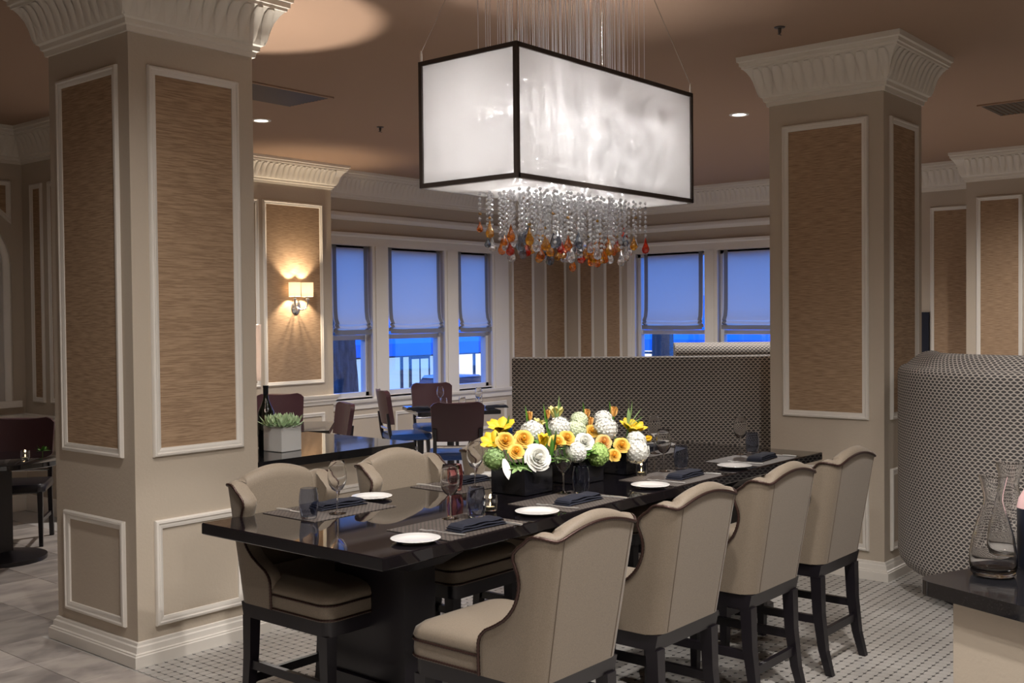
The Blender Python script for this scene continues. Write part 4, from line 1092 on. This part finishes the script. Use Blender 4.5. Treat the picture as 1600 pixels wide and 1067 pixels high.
for x in (-.5, -.17, .17, .5):
    for y in (-.1, .1):
        o = point('chandelier_bulb', (hx+x, hy+y, 2.80), 9.8, (1.0, .965, .94), .025)
        obj('light_bulb', MB().lathe([(0,-.03),(.014,-.02),(.018,0),(.012,.022),(.008,.04),(0,.042)], 14, (x, y, 2.80)), M_BULB, chd, 60)

# ------------------------------------------------------------------ wall sconce, lamp, planter, bottle
for x in (-.42, -.14, .14, .42): point('chandelier_bulb', (hx+x, hy, 2.47), 2.2, (1, .965, .94), .02)  # unseen extra lights added low in the shade to brighten the beads
t = thing('wall_sconce', 'two light wall sconce with nickel arm and small lit shades', 'wall lamp', (7.80, 9.715, 1.90))
bp_ = MB().lathe([(0,0),(.062,0),(.066,.006),(.05,.014),(.02,.022),(0,.024)], 24); bp_.xform(Matrix.Scale(1.25, 4, (0,0,1)) @ Matrix.Rotation(PI/2, 4, 'X'))
obj('backplate', bp_, M_CHROME, t, 40)
for sx in (-1, 1):
    X = -.095 if sx < 0 else .085
    obj('arm', MB().tube([(0,-.02,0),(X*.3,-.07,-.035),(X*.8,-.10,-.02),(X,-.105,.03),(X,-.105,.085)], .008, 8), M_CHROME, t, 60)
    obj('candle_cup', MB().lathe([(0,.075),(.018,.078),(.024,.092),(.012,.094),(.012,.12)], 16, (X,-.105,0)), M_CHROME, t, 40)
    obj('shade', MB().lathe([(.066,.115),(.068,.275),(.066,.275),(.064,.115)], 24, (X,-.105,0)), M_SCONCE, t, 60)
    point('sconce_bulb', (7.80+X, 9.715-.105, 1.90+.19), 26, (1, .80, .56), .02)
t = thing('table_lamp', 'slim table lamp with tall linen shade on the half wall, peeking out behind the column', 'lamp', (3.93, 5.37, .93))
obj('lamp_base', MB().lathe([(0,0),(.06,0),(.062,.015),(.02,.03),(.014,.08),(.035,.16),(.04,.24),(.02,.34),(.010,.38),(.010,.56),(0,.56)], 24), M_BRONZE, t, 40)
obj('lamp_shade', MB().lathe([(.088,.46),(.092,.797),(.0895,.797),(.0855,.46)], 32), M_LAMPSHADE, t, 60)
obj('shade_base', MB().lathe([(.084,.462),(.0,.462)], 28), M_LAMPSHADE, t, 0)  # unseen disc added to hold back lamp light spilling onto the planter
point('lamp_bulb', (3.93, 5.37, .93+.575), 230, (1, .92, .82), .010)
t = thing('succulent_planter', 'square white planter of pale green succulents on the black granite half wall', 'planter', (4.265, 5.46, .93), R(4))
h = .082
obj('pot', MB().rings([[(-q_,-q_,z),(q_,-q_,z),(q_,q_,z),(-q_,q_,z)] for q_, z in ((h-.004,0),(h,.004),(h,.158),(h-.008,.158),(h-.008,.13))]), M_WHITE_BOX, t, 0)
obj('soil', MB().box(-h+.01,h-.01,-h+.01,h-.01,.12,.135), M_BRONZE, t, 0)
rnd = random.Random(4)
for k in range(9):
    x, y = ((-.05,-.05),(.0,-.055),(.055,-.045),(-.055,.01),(.005,.0),(.055,.01),(-.045,.055),(.01,.055),(.055,.055))[k]
    mb = MB()
    for ring, (n, tl, L) in enumerate(((6, 14, .085), (8, 36, .09), (9, 62, .082))):
        for q_ in range(n):
            a_ = 2*PI*q_/n + ring*.5
            m2 = Matrix.Translation((x*1.15, y*1.15, .145+.012*(k == 4))) @ Matrix.Rotation(a_, 4, 'Z') @ Matrix.Rotation(-R(tl+rnd.uniform(-8,8)), 4, 'X')
            mb.add([tuple(m2 @ Vector(p)) for p in leaf_blade(L*rnd.uniform(.8,1.15), .012, .0).v], leaf_blade(L, .012, 0).f)
    obj('rosette', mb, M_GREENW, t, 60)
t = thing('wine_bottle', 'dark wine bottle on the half wall between the lamp and the white planter', 'bottle', (4.30, 5.67, .93))
obj('bottle_body', MB().lathe([(0,0),(.05,0),(.054,.008),(.054,.20),(.050,.235),(.032,.275),(.019,.31),(.0165,.33),(.0165,.385),(.018,.388),(.018,.40),(0,.40)], 28), M_BOTTLE, t, 50)
obj('foil', MB().lathe([(.0172,.34),(.0172,.386),(.0186,.388),(.0186,.402),(0,.403)], 20), M_DARK, t, 40)

# carafes on the service counter
def carafe(label, loc, s=1.0):
    t = thing('carafe', label, 'carafe', loc, 0, 'glass carafes on the counter')
    pr_ = [(0,.001),(.058,.001),(.066,.010),(.071,.035),(.070,.07),(.062,.12),(.048,.17),(.034,.21),(.0285,.232),(.030,.255),(.038,.29),(.043,.312)]
    inn = [(x-.0022, z+.001) for x, z in reversed(pr_)]; inn = [(max(0, x), z) for x, z in inn[:-3]] + [(.062,.02),(.04,.014),(0,.013)]
    mb = MB().lathe([(x*s, z*s) for x, z in pr_ + inn], 32); obj('body', mb, M_GLASS, t, 60)
    return t
carafe('clear glass carafe standing whole on the corner of the black counter', (3.545, 1.005, .93))
carafe('clear glass carafe cut by the picture edge, in front of the pink collared bottle', (3.575, .85, .93))
carafe('clear glass carafe standing behind the whole one on the counter', (3.835, 1.035, .93), 1.02)
t = thing('water_bottle', 'pink collared dark bottle behind the glass carafes on the counter', 'bottle', (3.72, .925, .93))  # bottle form standing in for an unclear pink and dark shape
obj('body', MB().lathe([(0,0),(.052,0),(.055,.01),(.055,.20),(.050,.215),(0,.216)], 24), M_DARK, t, 40)
obj('collar', MB().lathe([(.056,.195),(.050,.225),(.030,.262),(.024,.30),(.026,.325),(0,.326)], 24), mat('pink_label', (.75,.50,.50), .5), t, 50)
obj('handle', MB().tube([(-.03,-.02,.24),(-.05,-.035,.265),(-.045,-.03,.30),(-.024,-.014,.315)], .005, 8), M_CHROME, t, 60)

# ------------------------------------------------------------------ window-side dining furniture
def dining_chair(label, loc, face, group='burgundy leather dining chairs', seat=None):
    """face: direction the sitter looks, local +y"""
    rz = math.atan2(face[1], face[0]) - PI/2
    t = thing('dining_chair', label, 'chair', (*loc, 0), rz, group)
    rows = []
    for j in range(9):
        z = .60+.36*j/8; v = j/8; W = .235+.02*v - (.03 if j == 8 else 0) - (.012 if j == 0 else 0); y0 = -.22-.06*v
        top = [(W*(-1+2*i/12), y0-.035*(1-(-1+2*i/12)**2) - .002, z + .02*v*((-1+2*i/12)**2)*1.0 - (.02 if i in (0,12) and j == 8 else 0)) for i in range(13)]
        rows.append(top + [(x, y+.05, zz) for x, y, zz in reversed(top)])
    obj('backrest', MB().rings(rows), M_BURG, t, 50)
    obj('seat', MB().rings([[(x*k, y*k+.0, z) for x, y in ((-.24,-.22),(.24,-.22),(.25,.20),(.20,.25),(-.20,.25),(-.25,.20))] for k, z in ((.96,.42),(1,.43),(1,.47),(.95,.49),(.7,.497))]), seat or M_DUSK_SEAT, t, 40)
    obj('back_rail', MB().tube([(-.21,-.225,.55),(-.1,-.245,.55),(.1,-.245,.55),(.21,-.225,.55)], .014, 8), M_CHROME, t, 60)
    for sx in (-1, 1):
        obj('leg', MB().taper((sx*.21, .20, .43), .02, (sx*.215, .22, 0), .014), M_ESPRESSO, t, 0)
        obj('leg', MB().rings([[(sx*.215+dx*.017, y+dy*.017, z) for dx, dy in ((-1,-1),(1,-1),(1,1),(-1,1))] for y, z in ((-.25,.72),(-.225,.5),(-.20,.40),(-.26,0))]), M_ESPRESSO, t, 0)
        obj('stretcher', MB().box(sx*.212-.009, sx*.212+.009, -.21, .205, .18, .21), M_ESPRESSO, t, 0)
    return t
def dining_table(label, c_, ang, sx, sy, z=.75):
    t = thing('dining_table', label, 'table', (*c_, 0), ang, 'dark dining tables')
    a, b = sx/2, sy/2
    obj('tabletop', MB().rings([[(-a+q_,-b+q_,zz),(a-q_,-b+q_,zz),(a-q_,b-q_,zz),(-a+q_,b-q_,zz)] for q_, zz in ((.01,z-.045),(0,z-.04),(0,z-.004),(.004,z))]), M_GRANITE, t, 0)
    obj('pedestal', MB().lathe([(.04,.03),(.04,z-.05)], 16).box(-.2,.2,-.2,.2,z-.06,z-.045), M_ESPRESSO, t, 40)
    obj('base', MB().box(-.30,.30,-.04,.04,0,.035).box(-.04,.04,-.30,.30,0,.035), M_ESPRESSO, t, 0)
    return t
wt = dining_table('square dark dining table set with glasses under the triple window', (8.81, 8.28), math.atan2(.82,.56), .95, .92)
dining_chair('dining chair whose broad burgundy back faces the camera, before the window table', (7.56, 7.03), (1.2, 1.25))
dining_chair('dining chair seen edge on, at the column end of the window table', (8.44, 8.62), (.75,-.45))
dining_chair('dining chair at the booth end of the window table, turned side on', (9.72, 8.02), (-.95,.25))
dining_chair('dining chair behind the window table, under the window sill', (9.30, 8.98), (-.55,-.80))
def low_glass(label, loc, kind=0):
    if kind == 0: t = tumbler(label, M_GLASS, 'glasses on the window table'); t.location = loc
    else: t = wine_glass(label, 'glasses on the window table'); t.location = loc
    return t
for k, (x, y, kd, l) in enumerate(((8.62,8.20,0,'water glass nearest the column end of the window table'), (8.86,8.48,1,'wine glass in front of the middle window mullion, on the window table'), (9.0,8.02,1,'tall wine glass at the booth side of the window table'), (9.12,8.12,0,'water glass at the booth side of the window table'), (8.90,8.18,0,'water glass in the middle of the window table'))):
    low_glass(l, (x, y, .75), kd)
k_ = napkin('dark folded napkin on the column end of the window table'); k_.location = (8.45, 8.42, .75); k_.rotation_euler = (0,0,R(-35))
k_ = napkin('dark folded napkin on the booth end of the window table'); k_.location = (9.12, 7.86, .75); k_.rotation_euler = (0,0,R(-35))
dining_table('dark dining table below the sconce pilaster, half hidden by the white planter', (6.38, 8.16), R(46), .92, .92)
dining_chair('dining chair behind the table below the sconce, showing its burgundy top', (7.02, 9.02), (-.6,-.8))
dining_chair('dining chair at the window side corner of the table below the sconce', (7.36, 8.72), (-.93, .365)).scale = (.92, .92, .90)
k_ = wine_glass('wine glass behind the white planter, on the table below the sconce', 'glasses below the sconce'); k_.location = (6.05, 8.26, .75)
k_ = tumbler('water glass right behind the white planter, on the table below the sconce', M_GLASS, 'glasses below the sconce'); k_.location = (6.22, 8.0, .75)
k_ = plate('white plate on the table below the sconce'); k_.location = (6.60, 8.36, .75); k_['group'] = 'plates below the sconce'
# round pedestal table and chair beyond the first column
t = thing('bistro_table', 'dark round pedestal table with candle beyond the first column', 'table', (3.66, 7.98, 0))
obj('tabletop', MB().lathe([(0,.71),(.46,.71),(.47,.716),(.47,.746),(.465,.75),(0,.75)], 40), M_GRANITE, t, 40)
obj('pedestal', MB().box(-.05,.05,-.05,.05,.04,.70), M_ESPRESSO, t, 0)
obj('base', MB().lathe([(0,0),(.30,0),(.30,.03),(.10,.055),(.06,.07),(0,.07)], 36), M_ESPRESSO, t, 40)
dining_chair('dark dining chair behind the round pedestal table', (4.02, 8.52), (-.55,-.75), seat=M_ESPRESSO)
dining_chair('dark dining chair on the far side of the round pedestal table, at the picture edge', (3.30, 8.62), (.35,-.85), seat=M_ESPRESSO)
votive('bright votive candle on the round pedestal table', (3.74, 7.78, .75))
foliage('small herb sprig beside the candle on the round pedestal table', (3.90, 7.84, .79), sprig(12, .07, .012, .5, 1, 12), M_GREEN, 'herb_sprig')

# ------------------------------------------------------------------ the street outside, lower than the room
M_ASPH = mat('asphalt', (.10, .10, .11), .8); M_FAC = mat('pale_stucco', (.70, .70, .70), .8)
M_AWN = mat('awning_blue', (.0, .26, .80), .7); M_SHOP = mat('shop_lit', (.9, .9, .9), .5, emit=(.60, .88, 1), es=.55)
M_SHOPW = mat('shop_lit_warm', (.9, .9, .9), .5, emit=(1, .98, .95), es=1.0); M_MULL = mat('shop_mullion', (.04, .10, .14), .5)
ST = -1.5
struct('ground_outside', MB().box(-30, 70, YW+.3, 70, ST-.1, ST).box(XW+.3, 70, -30, YW+.3, ST-.1, ST), M_ASPH, None, 0)
def shop(label, O, ea, en, L, wins, warm=False, hgt=9):
    """facade along ea from O; en points at the restaurant"""
    O, ea, en = Vector(O), Vector(ea), Vector(en); t = thing('shop_building', label, 'building', O, 0, 'shops across the street')
    def bx(mb, a0, a1, n0, n1, z0, z1):
        p = [ea*a + en*n + Vector((0,0,z)) for z in (z0, z1) for a, n in ((a0,n0),(a1,n0),(a1,n1),(a0,n1))]
        return mb.add(p, [(0,3,2,1),(4,5,6,7),(0,1,5,4),(1,2,6,5),(2,3,7,6),(3,0,4,7)])
    obj('facade', bx(MB(), 0, L, -3, 0, 0, hgt), M_FAC, t, 0)
    p = [ea*a + en*n + Vector((0,0,z)) for a in (.2, L-.2) for n, z in ((0, 4.0), (1.5, 2.45), (1.5, 2.05), (1.45, 2.05), (0, 3.9))]
    obj('awning', MB().rings([p[:5], p[5:]]), M_AWN, t, 0)
    for a0, a1, z0, z1, w_ in wins:
        wn = obj('shop_window', bx(MB(), a0, a1, 0, .02, z0, z1), M_SHOPW if w_ else M_SHOP, t, 0)
        mb = MB(); n_ = max(1, round((a1-a0)/.95))
        for k in range(n_+1):
            aa = a0 + (a1-a0)*k/n_; bx(mb, aa-.05, aa+.05, .02, .08, z0, z1)
        bx(mb, a0, a1, .02, .08, z1-.42, z1-.34); bx(mb, a0, a1, .02, .08, z0-.02, z0+.10)
        obj('window_bars', mb, M_MULL, wn, 0)
    return t, bx
s1_, bx = shop('lit shop front with bright blue awning seen through the triple window', (21.5, 27, ST), (1,0,0), (0,-1,0), 10.5,
     [(.6, 3.0, .3, 2.35, False), (3.8, 6.6, .15, 2.35, False), (7.4, 9.6, .7, 2.35, True)])
for a0 in (5.15, 5.62): obj('transom_sign', bx(MB(), a0, a0+.32, .08, .10, 2.08, 2.28), M_MULL, s1_, 0)
obj('door', bx(MB(), 5.05, 6.05, .08, .14, .02, 1.95), M_MULL, s1_, 0)
obj('door_glass', bx(MB(), 5.14, 5.50, .14, .15, .15, 1.85).add(*(lambda m: (m.v, m.f))(bx(MB(), 5.58, 5.96, .14, .15, .15, 1.85))), M_SHOP, s1_, 0)
s2_, bx2 = shop('lit shop front with blue awning seen through the corner windows above the booth', (34, 12, ST), (0,1,0), (-1,0,0), 12.5,
     [(3.4, 5.9, .4, 2.3, True), (6.5, 8.6, .4, 2.3, False), (8.9, 10.3, .4, 2.3, True)])
t = thing('street_tree', 'dark tree trunk outside the window beside the sconce', 'tree', (12.75, 14.6, ST))
mb = MB(); rnd = random.Random(3)
rings = []
for k in range(14):
    z = k*.45; rr = .30*(1+.5*math.exp(-z*2)) - .012*k
    rings.append([((rr+.025*math.sin(5*a_+z*3))*math.cos(a_)+.02*k*.2, (rr+.025*math.sin(5*a_+z*3))*math.sin(a_), z) for a_ in [2*PI*j/22 for j in range(22)]])
mb.rings(rings); obj('trunk', mb, mat('bark', (.025,.028,.032), .9, noise=((14,14,3), (.085,.09,.10), .4, .65), bump=(20,.03)), t, 50)
for k in range(5):
    a_ = k*1.3; obj('branch', MB().tube([(.1*math.cos(a_), .1*math.sin(a_), 5.2), (.7*math.cos(a_), .7*math.sin(a_), 6.2), (1.6*math.cos(a_), 1.6*math.sin(a_), 7.4)], [.14, .09, .04], 8), M_ESPRESSO, t, 50)
t = thing('street_tree', 'dark tree trunk outside the corner window above the booth', 'tree', (22.3, 13.9, ST), 0)
obj('trunk', MB().rings([[(.30*math.cos(2*PI*j/18)*(1.3 if k == 0 else 1-.03*k), .30*math.sin(2*PI*j/18)*(1.3 if k == 0 else 1-.03*k), .6*k) for j in range(18)] for k in range(11)]), mat('bark_b', (.06,.05,.05), .9, bump=(20,.03)), t, 50)
for k in range(4):
    a_ = k*1.6+.4; obj('branch', MB().tube([(.1*math.cos(a_), .1*math.sin(a_), 5.7), (.7*math.cos(a_), .7*math.sin(a_), 6.7), (1.6*math.cos(a_), 1.6*math.sin(a_), 7.9)], [.13, .09, .04], 8), M_ESPRESSO, t, 50)
# parked car in front of the shop
t = thing('car', 'pale car parked outside the wide window before the shop', 'car', (25.3, 23.6, ST), 0)
body = [(-2.1,.30),(-2.15,.62),(-1.9,.82),(-1.1,.92),(1.25,.90),(1.95,.84),(2.15,.65),(2.15,.32)]
obj('body', MB().rings([[(x, y*.86*(1 if 0 < k < 4 else .93), z) for x, z in body] for k, y in enumerate((-1,-.96,0,.96,1))]), mat('car_paint', (.55,.57,.66), .25, coat=.6), t, 40)
cabn = [(-1.25,.90),(-.75,1.40),(.55,1.42),(1.15,.90)]
obj('cabin', MB().rings([[(x, y, z) for x, z in cabn] for y in (-.66, .66)]), mat('car_glass', (.03,.05,.08), .08), t, 0)
obj('roof', MB().rings([[(x, y, z) for x, z in ((-.82,1.38),(-.7,1.45),(.5,1.46),(.62,1.38))] for y in (-.64, .64)]), mat('car_roof', (.6,.62,.7), .25, coat=.6), t, 30)
for x in (-1.35, 1.35):
    for y in (-.80, .80):
        w_ = MB().lathe([(0,-.1),(.22,-.1),(.31,-.09),(.32,0),(.31,.09),(.22,.1),(0,.1)], 22); w_.xform(Matrix.Translation((x,y,.32)) @ Matrix.Rotation(PI/2,4,'X')); obj('wheel', w_, M_DARK, t, 40)
# flower box with red blooms outside the corner end window
t = thing('flower_box', 'planter box of pink blooms outside the last narrow window', 'planter', (28.6, 25.2, ST))
obj('box', MB().box(-1.3, 1.3, -.3, .3, 0, .8), mat('box_violet', (.22,.12,.42), .6), t, 0)
mb = MB(); rnd = random.Random(8)
for k in range(240):
    p = Vector((rnd.uniform(-1.3,1.3), rnd.uniform(-.3,.3), .8+rnd.uniform(0,.22))); ico(mb, p, .07, 1, 5)
obj('blooms', mb, mat('pink_bloom', (.75,.12,.25), .6), t, 0, kind='stuff')
for o in list(C.objects):
    if o.users == 0: bpy.data.objects.remove(o)
